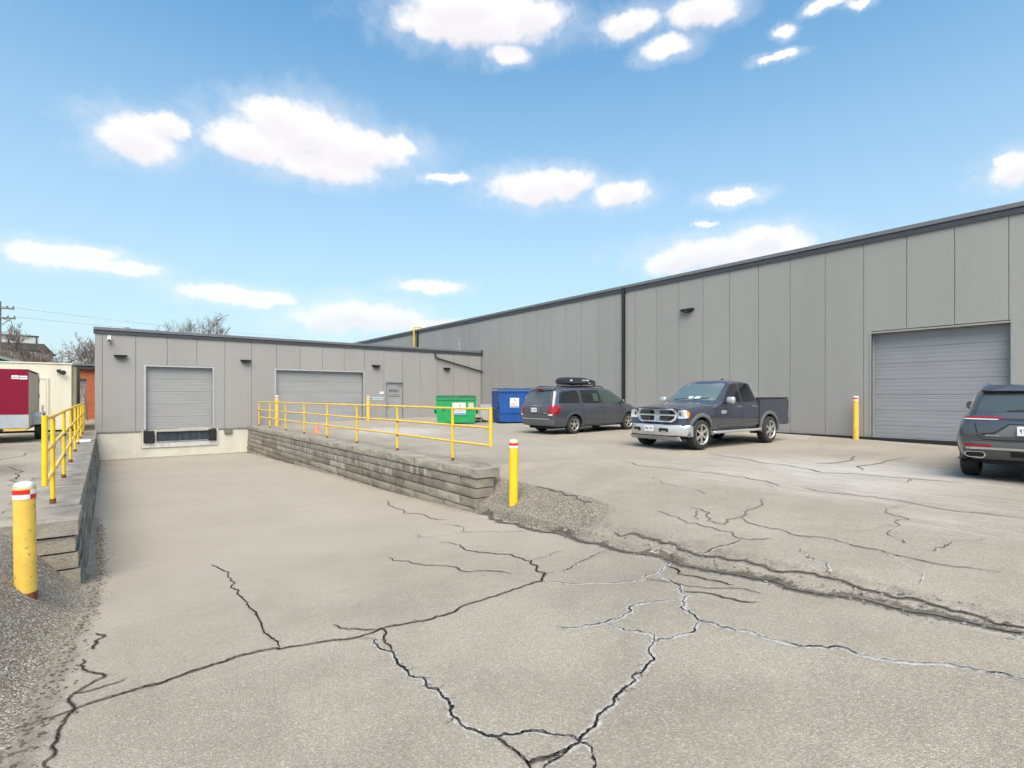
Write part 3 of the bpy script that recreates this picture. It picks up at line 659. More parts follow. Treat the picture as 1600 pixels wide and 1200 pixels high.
# tall warehouse: face at X = 20.6; local x = -Y
tall = thing('tall_warehouse', 'tall grey panelled warehouse with big roller door on the right', 'warehouse', (20.6, 0, 0), -PI/2)
TJ = sorted(-(3.27+1.2205*k) for k in range(-8, 48))
wall_panels(tall, TJ, lambda s: .02 if s > -12 else -.1, 6.72, [(-6.70, -3.23, -2, 3.70)], M['panel'])
obj('wall_core', MB().box(-62, -6.74, .06, .3, -.3, 6.8).box(-3.19, 7, .06, .3, -.3, 6.8).box(-6.74, -3.19, .06, .3, 3.75, 6.8), M['panel_gap'], tall)
obj('roof', MB().box(-62, 7, .3, 40, 6.6, 6.75), M['coping_d'], tall)
coping(tall, -62, 7, 7.0, .135, .18)
roller_door(tall, -6.70, -3.23, -.0, 3.62, .24, 7, frame=.05, proud=.02, fm='frame_m', dm='rdoor2')
obj('base_flashing', MB().box(-29.7, -6.8, -.03, .05, -.3, .07).box(-3.13, 7, -.03, .05, -.3, .07), M['coping_d'], tall)
obj('sill', MB().box(-12, 0, -.12, -.032, -.2, .135), M['black'], tall)
obj('downpipe', MB().box(-17.44, -17.31, -.16, -.001, -.1, 6.9, .015), M['black'], tall)
obj('downpipe', MB().box(-39.0, -38.85, -.14, -.001, 4.4, 6.9, .015), M['black'], tall)
obj('gas_pipe', MB().tube([(-39.3,-.2,4.4),(-39.3,-.2,7.22)], .06, 8).tube([(-39.3,-.2,7.18),(-38.9,.3,7.18)], .05, 8), M['yellow'], tall)

def wall_lamp(loc, rz, label, w=.46):
    t = thing('wall_lamp', label, 'lamp', loc, rz, 'wall lamps on the warehouses')
    h = w/2
    obj('housing', MB().prism([(-h, .03), (h, .03), (h*.98, 0), (h*.55, -.075), (h*.35, -.11), (-h*.35, -.11), (-h*.55, -.075), (-h*.98, 0)], -.16, .0, 'y'), M['black'], t)
    obj('top_plate', MB().box(-h-.02, h+.02, -.20, .0, .031, .045), M['black'], t)
    obj('lens', MB().box(-h*.3, h*.3, -.165, -.161, -.10, -.03), M['glass'], t)
for x, lb in ((.78, 'black wall lamp beside the dock door, nearest the white camera'), (5.93, 'black wall lamp between the two roller doors of the low warehouse'),
              (12.96, 'black wall lamp above the small white signs left of the door'), (17.80, 'black wall lamp above the green dumpster')):
    wall_lamp((x, 29.8, 3.32), 0, lb)
wall_lamp((20.6, 13.78, 5.32), -PI/2, 'black wall lamp high on the tall warehouse above the pickup', .62)
sc = thing('security_camera', 'small white security camera under the roof edge at the warehouse corner', 'camera', (.38, 29.8, 4.02))
obj('bracket', MB().box(-.06, .06, -.07, 0, .06, .2, .01), M['white'], sc); obj('body', MB().tube([(0,-.04,.1),(-.0,-.2,-.02)], [.07,.08], 10), M['white'], sc, auto=40)
obj('lens', MB().lathe([(.05,0),(.05,.012)], 10, 'y', (0,-.215,-.03)), M['black'], sc)
vp = thing('vent_pipe', 'silver vent pipe with cap on the low warehouse roof', 'vent pipe', (19.57, 31.0, 4.40))
obj('pipe', MB().tube([(0,0,-.02),(0,0,1.02)], .075, 12), M['steel'], vp, auto=40); obj('rain_cap', MB().lathe([(.13,1.0),(.13,1.03),(.03,1.1)], 12), M['steel'], vp)
rb = thing('utility_box', 'small pale box on the roof edge above the white camera', 'box', (1.05, 30.3, 4.42))
obj('box_body', MB().box(-.09,.09,-.08,.08,0,.26,.01), M['tan'], rb); obj('box_lid', MB().box(-.11,.11,-.1,.1,.262,.29), M['offwhite'], rb)

# ------------------------------------------------------------------ retaining walls
def rough_block(L_, dep, h, amp, nx=6, nz=3, seed=0):
    """block, length along +y from 0, rough face towards -x at x = 0, depth to +x"""
    rg = random.Random(seed); mb = MB(); g = .011; gy_ = .016
    for i in range(nx+1):
        for k in range(nz+1):
            ed = (i in (0, nx)) or (k in (0, nz))
            mb.v.append((rg.uniform(.004,.010) if ed else rg.uniform(-amp, amp*.2), gy_+(L_-2*gy_)*i/nx+(0 if ed else rg.uniform(-.01,.01)), g+(h-2*g)*k/nz))
    w = nz+1
    for i in range(nx):
        for k in range(nz): mb.f.append((i*w+k, i*w+k+1, (i+1)*w+k+1, (i+1)*w+k))
    ring = [i*w for i in range(nx+1)]+[nx*w+k for k in range(1, nz+1)]+[i*w+nz for i in range(nx-1, -1, -1)]+[k for k in range(nz-1, 0, -1)]
    n0 = len(mb.v)
    for r_ in ring: p = mb.v[r_]; mb.v.append((dep, p[1], p[2]))
    n = len(ring)
    for q in range(n): mb.f.append((ring[q], ring[(q+1) % n], n0+(q+1) % n, n0+q))
    mb.f.append(tuple(range(n0, n0+n)))
    return mb
def block_wall(root, face, y0, y1, mirror, cap_w, cap_L=1.33, top=.02, bat=.012):
    """courses of blocks below a course of cap blocks; mirror: the rough face looks towards +x"""
    sg = -1 if mirror else 1
    rot = (0, 0, PI) if mirror else None
    def two(me, nf):
        me.materials.append(M['block2'])
        for i in range(nf): me.polygons[i].material_index = 1
        return me
    caps = [two(rough_block(cap_L, cap_w, .2, .010, seed=s).mesh('cap_block', M['cap']), 18) for s in range(4)]
    blks = [rough_block(cap_L, .45, .2, .006, nx=9, seed=10+s).mesh('block', M[('block','block4','block2','block','block4','block')[s]]) for s in range(6)]
    lim = [rough_block(cap_L, .45, .2, .006, nx=9, seed=30+s).mesh('block', M['block3']) for s in range(4)]
    def put(me_list, mname, mm, c, a, b, dep, fx, z, nm):
        if b-a < .12: return
        if abs(b-a-cap_L) < .01: me = random.choice(me_list)
        else: me = rough_block(b-a, dep, .2, .012, nx=max(2, int((b-a)*4)), seed=random.randint(0, 999)).mesh(nm, mm)
        link(nm, me, root, (fx+random.uniform(-.006,.006)*(3 if mirror and nm == 'cap_block' else 1), b if mirror else a, z+(random.uniform(-.014,.008) if mirror and nm == 'cap_block' else 0)), (0, random.uniform(-.008,.008) if nm == 'cap_block' else 0, rot[2]) if rot else rot)
    yy = y0
    while yy < y1-.02:
        put(caps, 'cap_block', M['cap'], 0, yy, min(yy+cap_L, y1), cap_w, face, top-.2, 'cap_block'); yy += cap_L
    for c in range(1, 8):
        yy = y0+.03; first = cap_L*(.45 if c % 2 else .95)
        L_ = first
        while yy < y1-.02:
            put(lim if c < 3 and random.random() < .6 else blks, 'block', M['block'], c, yy, min(yy+L_, y1), .45, face+sg*(.035-bat*c), top-.2-c*.2, 'block'); yy += L_; L_ = cap_L
random.seed(11)
rw = thing('retaining_wall', 'concrete block retaining wall right of the loading ramp, under the long yellow railing', 'wall', (0, 0, 0), 0, 'ramp walls')
block_wall(rw, 6.02, 8.92, 29.78, False, .60)
lw = thing('retaining_wall', 'concrete block retaining wall along the left side of the loading ramp', 'wall', (0, 0, 0), 0, 'ramp walls')
block_wall(lw, -.26, 8.25, 29.78, True, .78, 1.15, bat=.024); lw.rotation_euler = (0, 0, -.007)
bd = thing('loose_board', 'white board lying flat on the left ramp wall near the railing end', 'board', (-.42, 22.6, .022)); obj('board_sheet', MB().box(-.22,.22,-.6,.6,0,.02,.004), M['white'], bd)

# ------------------------------------------------------------------ railings
def railing(name, label, x, posts, yend, pr):
    t = thing(name, label, 'railing', (x, 0, 0), 0, 'yellow pipe railings')
    for y in posts:
        p = obj('post', MB().tube([(0, y, -.02), (0, y, 1.22)], pr, 10), M['yellow'], t, auto=40)
        obj('foot_rust', MB().lathe([(.036, -.03), (.036, .045), (.033, .06)], 10, 'z', (0, y, .02)), M['rust'], p)
    obj('end_post', MB().tube([(0, yend, .44), (0, yend, 1.27)], pr*1.12, 12), M['yellow'], t, auto=40)
    for z in (1.23, .835, .46):
        obj('rail', MB().tube([(0, yend, z)]+[(random.uniform(-.006,.006), y+dy, z+random.uniform(-.008,.008)) for y in posts[:-1] for dy in (0, 1.4)]+[(0, posts[-1], z)], .0255, 10), M['yellow_p'], t, auto=40)
    for y in posts:
        for z in (.835, .46): obj('weld', MB().lathe([(.033,-.02),(.036,0),(.033,.02)], 8, 'z', (0, y, z-.035)), M['rust'] if random.random() < .5 else M['yellow'], t)
railing('pipe_railing', 'yellow three-rail pipe railing on the right ramp wall, in front of the dumpsters', 6.50, [10.6,13.5,16.4,19.2,21.9,24.6,27.3,29.5], 9.08, .031)
railing('pipe_railing', 'yellow three-rail pipe railing on the left ramp wall, beside the trailers', -.50, [9.72,12.65,15.6,18.5,21.4,24.3,27.2,29.5], 8.32, .027)

# ------------------------------------------------------------------ bollards and cone
def bollard(loc, r, h, label, tone, band=True, lean=(0,0), dome=True, flip=0., chips=6):
    t = thing('bollard', label, 'bollard', loc, 0, 'yellow steel bollards'); t.rotation_euler = (lean[0], lean[1], flip)
    obj('post', MB().lathe([(r, -.25), (r, h-.06), (r*.99, h-.045)], 24), M[tone], t, auto=40)
    obj('cap', MB().lathe([(r*.99, h-.045), (r*.97, h-.02), (r*.8, h), (r*.4, h+.012), (0, h+.014)], 24), M['offwhite'], t, auto=50)
    if band:
        for z0, z1, ph in ((h-.15, h-.105, 0), (h-.105, h-.06, 1)):
            a0 = -1.9
            for k, (s0, s1) in enumerate(((0, .9), (.9, 3.3), (3.3, 2*PI))):
                mb = MB(); n = 10
                for j in range(n+1):
                    a = a0+s0+(s1-s0)*j/n
                    for z in (z0, z1): mb.v.append(((r+.003)*math.cos(a), (r+.003)*math.sin(a), z*1.0))
                for j in range(n): mb.f.append((2*j, 2*j+2, 2*j+3, 2*j+1))
                obj('reflective_band', mb, M['red'] if (k+ph) % 2 == 1 else M['white'], t, smooth=True)
    obj('rust_ring', MB().lathe([(r+.003, -.3), (r+.003, -.025), (r+.002, -.012)], 20), M['rust'], t, smooth=True)
    for _ in range(0):      # chips live in the paint material
        a = random.uniform(-2.6, -.2); z = random.uniform(.1, h-.2); s_ = random.uniform(.004,.010)
        obj('paint_chip', MB().box(-s_, s_, -.002, .002, -s_*1.6, s_*1.6), M['rust'], t, loc=((r+.001)*math.cos(a), (r+.001)*math.sin(a), z), rot=(0, 0, a+PI/2))
    return t
bollard((-.55, 6.86, GZ(-.55,6.86)), .084, .67-GZ(-.55,6.86), 'large yellow bollard with red and white band in the gravel at the left', 'yellow_p', lean=(0,-.01), chips=22)
bollard((6.15, 7.86, GZ(6.15,7.86)-.02), .085, .70-GZ(6.15,7.86), 'yellow bollard on the gravel bank at the end of the right ramp wall', 'yellow', lean=(0,.012), flip=.5, chips=12)
bollard((20.28, 7.06, .03), .09, 1.48, 'yellow bollard left of the big roller door, behind the parked cars', 'yellow_p', flip=-.9, chips=8)
bollard((7.12, 28.5, 0), .095, 1.55, 'pale yellow bollard at the left side of the wide roller door', 'yellow_p', flip=.4, chips=0)
bollard((12.2, 29.1, .10), .095, 1.45, 'pale yellow bollard at the right side of the wide roller door', 'yellow_p', flip=.4, chips=0)
cn = thing('traffic_cone', 'small faded orange traffic cone behind the long yellow railing', 'cone', (7.0, 21.9, GZ(7.0,21.9)))
obj('cone_body', MB().lathe([(.11,.02),(.035,.42),(.02,.43)], 16), M['orange'], cn, auto=40); obj('cone_base', MB().box(-.14,.14,-.14,.14,0,.025,.01), M['orange'], cn)
ws = thing('wheel_stop', 'concrete parking stop at the warehouse wall behind the pickup', 'wheel stop', (18.9, 8.9, GZ(18.9,8.6)-.02), .1)
obj('stop_body', MB().prism([(-.11,0),(.11,0),(.075,.13),(-.075,.13)], -.9, .35, 'y'), M['concrete2'], ws)

# ------------------------------------------------------------------ dumpsters
def poster(root, x0, x1, z0, z1, y, kind):
    s = obj('label_sheet', MB().box(x0, x1, y-.006, y-.002, z0, z1), M['white'], root)
    cx = (x0+x1)/2; w = x1-x0; h = z1-z0; yy = y-.009
    obj('label_mark', MB().prism([(cx-.10*w, z1-.30*h), (cx+.02*w, z1-.08*h), (cx+.16*w, z1-.34*h), (cx+.06*w, z1-.30*h), (cx+.02*w, z1-.2*h), (cx-.05*w, z1-.27*h)], yy, yy+.002, 'y'), M['ink'], s)
    mb = MB(); rr = random.Random(5)
    for r_ in range(3):
        x = x0+.1*w
        while x < x1-.12*w:
            l = rr.uniform(.03,.1)*w; mb.box(x, min(x+l, x1-.06*w), yy, yy+.002, z0+(.24+.11*r_)*h, z0+(.29+.11*r_)*h); x += l+.025*w
    obj('label_print', mb, M['ink'] if kind == 'g' else M['ink_r'], s)
    obj('label_strip', MB().box(x0+.02*w, x1-.02*w, yy, yy+.002, z0+.02*h, z0+.17*h), M['ink_b'], s)
def dumpster(kind, label, loc, rz, w, dep, h, m, md):
    t = thing('dumpster', label, 'dumpster', loc, rz, 'steel waste dumpsters')
    hw = w/2; zt = h-.14
    # body: front leans out towards the top
    mb = MB(); a = .06
    pts = lambda z, g: [(-hw+g, -dep/2+g*.5, z), (hw-g, -dep/2+g*.5, z), (hw-g, dep/2, z), (-hw+g, dep/2, z)]
    mb.v = pts(.06, a)+pts(zt*.35, .02)+pts(zt, 0)+[(-hw+.05,-dep/2+.05,zt),(hw-.05,-dep/2+.05,zt),(hw-.05,dep/2-.05,zt),(-hw+.05,dep/2-.05,zt)]
    for k in range(2):
        for j in range(4): mb.f.append((k*4+j, k*4+(j+1) % 4, k*4+4+(j+1) % 4, k*4+4+j))
    for j in range(4): mb.f.append((8+j, 8+(j+1) % 4, 12+(j+1) % 4, 12+j))
    mb.f += [(3,2,1,0),(12,13,14,15)]
    obj('container', mb, m, t)
    obj('top_rim', MB().box(-hw-.03, hw+.03, -dep/2-.035, -dep/2+.02, zt-.09, zt, .012).box(-hw-.03, -hw+.02, -dep/2+.021, dep/2, zt-.09, zt).box(hw-.02, hw+.03, -dep/2+.021, dep/2, zt-.09, zt), m, t)
    for a_, b_ in ((-hw+.0, -.015), (.015, hw-.0)):
        li = obj('lid', MB().prism([(-dep/2-.05, zt+.015), (-dep/2-.05, zt+.045), (-.05, zt+.13), (dep/2, zt+.15), (dep/2, zt+.11), (-.05, zt+.10)], a_, b_, 'x'), md, t)
        obj('lid_rib', MB().prism([(-dep/2-.04, zt+.048), (-.05, zt+.133), (dep/2-.02, zt+.152), (dep/2-.02, zt+.165), (-.05, zt+.15), (-dep/2-.04, zt+.062)], (a_+b_)/2-.03, (a_+b_)/2+.03, 'x'), md, li)
    for s_ in (-1, 1):
        x0 = s_*hw
        p = obj('fork_pocket', MB().box(min(x0, x0+s_*.11), max(x0, x0+s_*.11), -dep/2+.12, dep/2-.1, h*.36, h*.52), m, t)
        obj('pocket_mouth', MB().box(min(x0+s_*.02, x0+s_*.09), max(x0+s_*.02, x0+s_*.09), -dep/2+.112, -dep/2+.13, h*.385, h*.495), M['dark'], p)
        obj('skid', MB().box(s_*hw*.7-.06, s_*hw*.7+.06, -dep/2+.08, dep/2-.05, 0, .07), M['dark'], t)
    for k in range(3): obj('stiffener', MB().box(-hw+.03, hw-.03, -dep/2-.012, -dep/2+.03, zt*.30+k*.004, zt*.30+.03+k*.004), m, t) if k == 0 and kind == 'b' else None
    return t
gb = dumpster('g', 'green steel dumpster with white notice, in front of the low warehouse', (14.4, 23.15, GZ(14.3,23.0)), -R(31), 1.98, 1.35, 1.42, M['green'], M['green_d'])
poster(gb, -.19, .46, .46, 1.06, -.70, 'g')
obj('label_sheet', MB().box(.60, .86, -.705, -.70, .80, 1.06), M['tan'], gb)
for x in (-.62, .66): obj('lifting_eye', MB().lathe([(.06,-.02),(.06,.02)], 12, 'y', (x,-.68,.72)), M['green_d'], gb)
bb = dumpster('b', 'blue steel dumpster behind the minivan with a white notice', (17.15, 21.45, GZ(16.8,21.4)), -R(24), 2.5, 1.8, 1.76, M['blue'], M['blue_d'])
poster(bb, -.70, -.24, .76, 1.26, -.915, 'b')
obj('label_sheet', MB().box(.10, .34, -.935, -.93, 1.05, 1.32), M['orange_l'], bb)
lp = thing('ribbed_panel', 'grey ribbed metal panel standing left of the blue dumpster', 'panel', (15.72, 22.35, GZ(15.7,22.3)), -R(30))
obj('sheet', MB().box(-.30,.28,0,.02,.30,.95), M['steel'], lp)
for k in range(6): obj('rib', MB().box(-.28+k*.1, -.235+k*.1, -.03, -.001, .30, .95), M['pale'], lp)
for x in (-.26,.24): obj('leg', MB().box(x-.02,x+.02,.021,.06,0,.9), M['steel'], lp)
rp = thing('scrap_pile', 'boards and scrap on the ground between the two dumpsters', 'scrap', (15.9, 23.2, GZ(15.9,23.2)), -R(20))
for k, (mm, a) in enumerate(((M['dark'],.0),(M['offwhite'],.25),(M['ink_r'],-.3),(M['dark'],.5))):
    obj('board', MB().box(-.5+k*.1,.42-k*.12,-.14,.14,.02+k*.055,.065+k*.055,.008), mm, rp, rot=(0,0,a))


# loose gravel and litter
def pebbles(name, label, cat, spots, m, zoff=0.):
    mb = MB()
    for x, y, r_ in spots:
        z = GZ(x, y); i = len(mb.v); a = random.uniform(0, 6.28); k1, k2 = random.uniform(.6,1.3), random.uniform(.4,.8)
        for j in range(4): mb.v.append((x+r_*k1*math.cos(a+j*PI/2), y+r_*math.sin(a+j*PI/2), z+r_*.15*random.uniform(-1,1.5)))
        mb.v += [(x, y, z+r_*k2), (x, y, z-r_*.5)]
        for j in range(4): mb.f += [(i+j, i+(j+1) % 4, i+4), (i+(j+1) % 4, i+j, i+5)]
    tag(obj(name, mb, m), label, cat, kind='stuff')
random.seed(21)
sp = []
while len(sp) < 2600:
    y = random.uniform(2.4, 8.2); x = float(xl_of(y))-abs(random.gauss(0, .55))-.02
    if x > -2.2: sp.append((x, y, random.uniform(.004,.012)))
while len(sp) < 4400:
    y = random.uniform(4.2, 8.8); x = float(xr_of(y))+random.uniform(.0, 1.2)
    sp.append((x, y, random.uniform(.004,.012)))
pebbles('loose_gravel', 'loose grey gravel on the shoulder at the left and on the bank at the right', 'gravel', sp, mat('gravel_stone', (.27,.24,.195), .9, var=.6, vscale=60))
sp = []
for _ in range(900):
    y = random.uniform(2.6, 13); x = (float(xl_of(y)) if y < 8.2 else -.02)+abs(random.gauss(0,.07))*(1 if y < 8.2 else .7)+random.uniform(-.05,.03)
    sp.append((x+.02, y, random.uniform(.005,.018)))
for _ in range(500):
    y = random.uniform(9, 24); sp.append((5.93-abs(random.gauss(0,.07)), y, random.uniform(.004,.012)))
pebbles('dirt_litter', 'dark leaf litter and grit along the edges of the loading ramp', 'litter', sp, mat('litter_brown', (.085,.07,.05), .95, var=.6, vscale=30))

sp = []
for _ in range(1500):
    y = random.uniform(.35, 8.6)**1.0; d = random.gauss(0, .06) if random.random() < .55 else random.uniform(-.05, .34*min(1, 1.2-y*.1))
    sp.append((float(xr_of(y))+d, y, random.choice((.005,.006,.008,.010,.014,.022))*random.uniform(.7,1.3)))
pebbles('broken_asphalt', 'crumbled asphalt chips along the long broken edge right of the ramp', 'rubble', sp, mat('asphalt_chip', (.17,.155,.135), .95, var=.8, vscale=25))
# ------------------------------------------------------------------ vehicles
def round_poly(pts, r=.03, seg=3):
    out = []; n = len(pts)
    for i in range(n):
        p0, p, p1 = Vector(pts[i-1]).to_2d(), Vector(pts[i]).to_2d(), Vector(pts[(i+1) % n]).to_2d()
        a, b = (p0-p), (p1-p); rr = min(r, a.length*.45, b.length*.45); a = p+a.normalized()*rr; b = p+b.normalized()*rr
        for k in range(seg+1):
            t = k/seg; out.append(tuple(a*(1-t)**2+p*2*t*(1-t)+b*t*t))
    return out
def inside(p, poly):
    c = False; n = len(poly); x, y = p
    for i in range(n):
        x0, y0 = poly[i-1]; x1, y1 = poly[i]
        if (y0 > y) != (y1 > y) and x < (x1-x0)*(y-y0)/(y1-y0)+x0: c = not c
    return c
def loft_cage(stations):
    """stations: lists of K (x, y, z) half-section points from bottom centre to top centre; mirrored in y"""
    K = len(stations[0]); v, f = [], []; idx = {}
    for i, st in enumerate(stations):
        for k, (x, y, z) in enumerate(st):
            for s in (1, -1):
                if k in (0, K-1) and s == -1: idx[i,k,s] = idx[i,k,1]; continue
                idx[i,k,s] = len(v); v.append((x, 0 if k in (0, K-1) else s*y, z))
    n = len(stations)
    for i in range(n-1):
        for k in range(K-1):
            for s in (1, -1):
                q = (idx[i,k,s], idx[i+1,k,s], idx[i+1,k+1,s], idx[i,k+1,s]); f.append(q if s > 0 else q[::-1])
    for i in (0, n-1):
        for k in range(K-1):
            q = [idx[i,k,1], idx[i,k+1,1], idx[i,k+1,-1], idx[i,k,-1]]; q2 = []
            for a in q:
                if a not in q2: q2.append(a)
            f.append(tuple(q2))
    return v, f, idx
def body_mesh(name, stations, crease_rows, wells, m, levels=2, end_crease=(.3, .3), cut_extra=None, ring_crease={}):
    v, f, idx = loft_cage(stations)
    me = bpy.data.meshes.new(name); me.from_pydata(v, [], f)
    bm = bmesh.new(); bm.from_mesh(me); bmesh.ops.recalc_face_normals(bm, faces=bm.faces)
    cl = bm.edges.layers.float.new('crease_edge'); bm.verts.ensure_lookup_table(); em = {}
    for e in bm.edges: em[frozenset((e.verts[0].index, e.verts[1].index))] = e
    n = len(stations); K = len(stations[0])
    def setc(a, b, c):
        e = em.get(frozenset((a, b)))
        if e: e[cl] = max(e[cl], c)
    for k, c in crease_rows.items():
        for i in range(n-1):
            for s in (1, -1): setc(idx[i,k,s], idx[i+1,k,s], c)
    for i, c in list(zip((0, n-1), end_crease))+list(ring_crease.items()):
        for k in range(K-1):
            for s in (1, -1): setc(idx[i,k,s], idx[i,k+1,s], c)
    bm.to_mesh(me); bm.free()
    o = link(name, me); md = o.modifiers.new('s', 'SUBSURF'); md.levels = levels; md.render_levels = levels
    cutters = []
    for (x, z, r_, y0, y1) in wells:
        c = link('cut', MB().lathe([(r_, y0), (r_, y1)], 28, 'y', (x, 0, z)).mesh('cut')); cutters.append(c)
    for c in (cut_extra or []): cutters.append(link('cut', c))
    for c in cutters:
        b = o.modifiers.new('b', 'BOOLEAN'); b.object = c; b.operation = 'DIFFERENCE'; b.solver = 'EXACT'
    dg = bpy.context.evaluated_depsgraph_get(); dg.update()
    out = bpy.data.meshes.new_from_object(o.evaluated_get(dg))
    bpy.data.objects.remove(o)
    for c in cutters: bpy.data.objects.remove(c)
    out.name = name; out.materials.clear(); out.materials.append(m); out.shade_smooth(); out.set_sharp_from_angle(angle=R(38))
    bm = bmesh.new(); bm.from_mesh(out); bvh = BVHTree.FromBMesh(bm); bm.free()
    return out, bvh
def patch(name, bvh, axis, sgn, poly, off, m, parent, holes=(), step=.09, back=.012, rnd=0., smooth=True):
    """a panel whose outline is drawn in side (axis y: x,z), end (axis x: y,z) or top (axis z: x,y) view and laid on the body"""
    if rnd: poly = round_poly(poly, rnd)
    loops = [poly]+[list(h) for h in holes]; V2, E2 = [], []
    for lp in loops:
        pts = []
        for i in range(len(lp)):
            a, b = Vector(lp[i]).to_2d(), Vector(lp[(i+1) % len(lp)]).to_2d(); k = max(1, int((b-a).length/step))
            pts += [a.lerp(b, j/k) for j in range(k)]
        i0 = len(V2); V2 += pts; E2 += [(i0+j, i0+(j+1) % len(pts)) for j in range(len(pts))]
    xs = [p[0] for p in poly]; zs = [p[1] for p in poly]
    for a in np.arange(min(xs)+step/2, max(xs), step):
        for b in np.arange(min(zs)+step/2, max(zs), step):
            if inside((a, b), poly) and not any(inside((a, b), h) for h in holes): V2.append(Vector((a, b)))
    v2, e2, f2, *_ = delaunay_2d_cdt(V2, E2, [], 0, 1e-5)
    f2 = [t for t in f2 if (lambda c: inside(c, poly) and not any(inside(c, h) for h in holes))(tuple(sum((v2[i] for i in t), Vector((0, 0)))/len(t)))]
    ax = {'x': 0, 'y': 1, 'z': 2}[axis]; dirv = Vector((0, 0, 0)); dirv[ax] = -sgn
    P, B = [], []
    for p in v2:
        o = [0, 0, 0]; r_ = [i for i in range(3) if i != ax]; o[r_[0]] = p[0]; o[r_[1]] = p[1]; o[ax] = sgn*6
        loc, nor, ix, ds = bvh.ray_cast(Vector(o), dirv)
        if loc is None or (loc[ax]*sgn < -1.2 and axis != 'x'):
            o[ax] = sgn*1.0 if axis != 'x' else sgn*2.6
            loc, nor, ix, ds = bvh.find_nearest(Vector(o))
        if nor.dot(dirv) > 0: nor = -nor
        nor = (nor-dirv*.6).normalized()
        P.append(loc+nor*off); B.append(loc-nor*back)
    cnt = {}
    for t in f2:
        for i in range(len(t)):
            k = frozenset((t[i], t[(i+1) % len(t)])); cnt[k] = cnt.get(k, 0)+1
    mb = MB(); mb.v = [tuple(p) for p in P]+[tuple(p) for p in B]; mb.f = [tuple(t) for t in f2]; n = len(P)
    for t in f2:
        for i in range(len(t)):
            a, b = t[i], t[(i+1) % len(t)]
            if cnt[frozenset((a, b))] == 1: mb.f.append((a, b, b+n, a+n))
    me = mb.mesh(name, m); me.shade_smooth(); me.set_sharp_from_angle(angle=R(35))
    return link(name, me, parent)
def strip_poly(pts, w):
    pts = [Vector(p).to_2d() for p in pts]; l, r_ = [], []
    for i, p in enumerate(pts):
        t = (pts[min(i+1, len(pts)-1)]-pts[max(i-1, 0)]).normalized(); n = Vector((-t.y, t.x)); l.append(tuple(p+n*w/2)); r_.append(tuple(p-n*w/2))
    return l+r_[::-1]
def wheel(parent, x, y, s, r_, w, rim, spokes, style, m_rim):
    """tyre with alloy rim; s = side (+1 left); y = centre of the tyre"""
    t = obj('wheel', MB().lathe([(rim, -w*.48), (r_*.86, -w*.5), (r_*.97, -w*.42), (r_, -w*.3), (r_, w*.3), (r_*.97, w*.42), (r_*.86, w*.5), (rim, w*.48)], 36, 'y', (0, 0, 0), closed=True), M['tyre'], parent, auto=40, loc=(x, y, r_))
    tr_ = MB()
    for k in range(36):
        a = 2*PI*k/36
        for yy in (-w*.22, w*.08):
            b = MB().box(-.012, .012, yy, yy+w*.16, r_-.004, r_+.004); b.xf(Matrix.Rotation(a, 4, 'Y')); i = len(tr_.v); tr_.v += b.v; tr_.f += [tuple(i+j for j in q) for q in b.f]
    obj('tread', tr_, M['rubber'], t)
    o = s*w*.5
    mb = MB().lathe([(rim*1.0, o*.98), (rim*1.03, o*1.02), (rim*.97, o*1.02), (rim*.91, o*.86), (rim*.9, -o*.5), (rim*.96, -o*.5)], 36, 'y', (0, 0, 0), closed=True)
    for k in range(spokes):
        a = 2*PI*k/spokes
        for off in ((-.5, .5) if style == 'twin' else (0,)):
            ww = rim*(.048 if style == 'twin' else .115); dx = off*rim*.24
            q = MB(); y0, y1 = o*.62, o*.95
            q.v = [(dx*.55-ww, y0, rim*.12), (dx*.55+ww, y0, rim*.12), (dx*.55+ww, y1*.92, rim*.12), (dx*.55-ww, y1*.92, rim*.12), (dx-ww*.9, y0, rim*.95), (dx+ww*.9, y0, rim*.95), (dx+ww*.7, y1, rim*.95), (dx-ww*.7, y1, rim*.95)]
            q.f = [(0,1,2,3),(4,5,6,7),(0,1,5,4),(1,2,6,5),(2,3,7,6),(3,0,4,7)]; q.xf(Matrix.Rotation(a, 4, 'Y')); i = len(mb.v); mb.v += q.v; mb.f += [tuple(i+j for j in g) for g in q.f]
    mb.lathe([(0, o*1.0), (rim*.12, o*.99), (rim*.19, o*.9), (rim*.2, o*.6)], 16, 'y')
    obj('rim', mb, m_rim, t, auto=35)
    obj('brake_disc', MB().lathe([(0, o*.45), (rim*.89, o*.45), (rim*.89, o*.40)], 24, 'y'), M['dark'], t)
    return t
def arch_liner(parent, x, z, r_, y0, y1):
    mb = MB(); n = 18
    for j in range(n+1):
        a = -.25+(PI+.5)*j/n
        for y in (y0, y1): mb.v.append((x+r_*math.cos(a), y, z+r_*math.sin(a)))
    for j in range(n): mb.f.append((2*j, 2*j+1, 2*j+3, 2*j+2))
    i = len(mb.v); mb.v += [(x+r_*math.cos(-.25+(PI+.5)*j/n), y0, z+r_*math.sin(-.25+(PI+.5)*j/n)) for j in range(n+1)]; mb.f.append(tuple(range(i, i+n+1)))
    obj('wheel_liner', mb, M['dark'], parent)
def flare(parent, bvh, x, z, r0, r1, s, off, m, a0=-.12, a1=PI+.12, name='fender_flare'):
    n = 26; P = [(x+r1*math.cos(a0+(a1-a0)*j/n), z+r1*math.sin(a0+(a1-a0)*j/n)) for j in range(n+1)]
    Q = [(x+r0*math.cos(a0+(a1-a0)*j/n), z+r0*math.sin(a0+(a1-a0)*j/n)) for j in range(n+1)]
    return arc_strip(parent, bvh, P, Q, s, off, m, name)
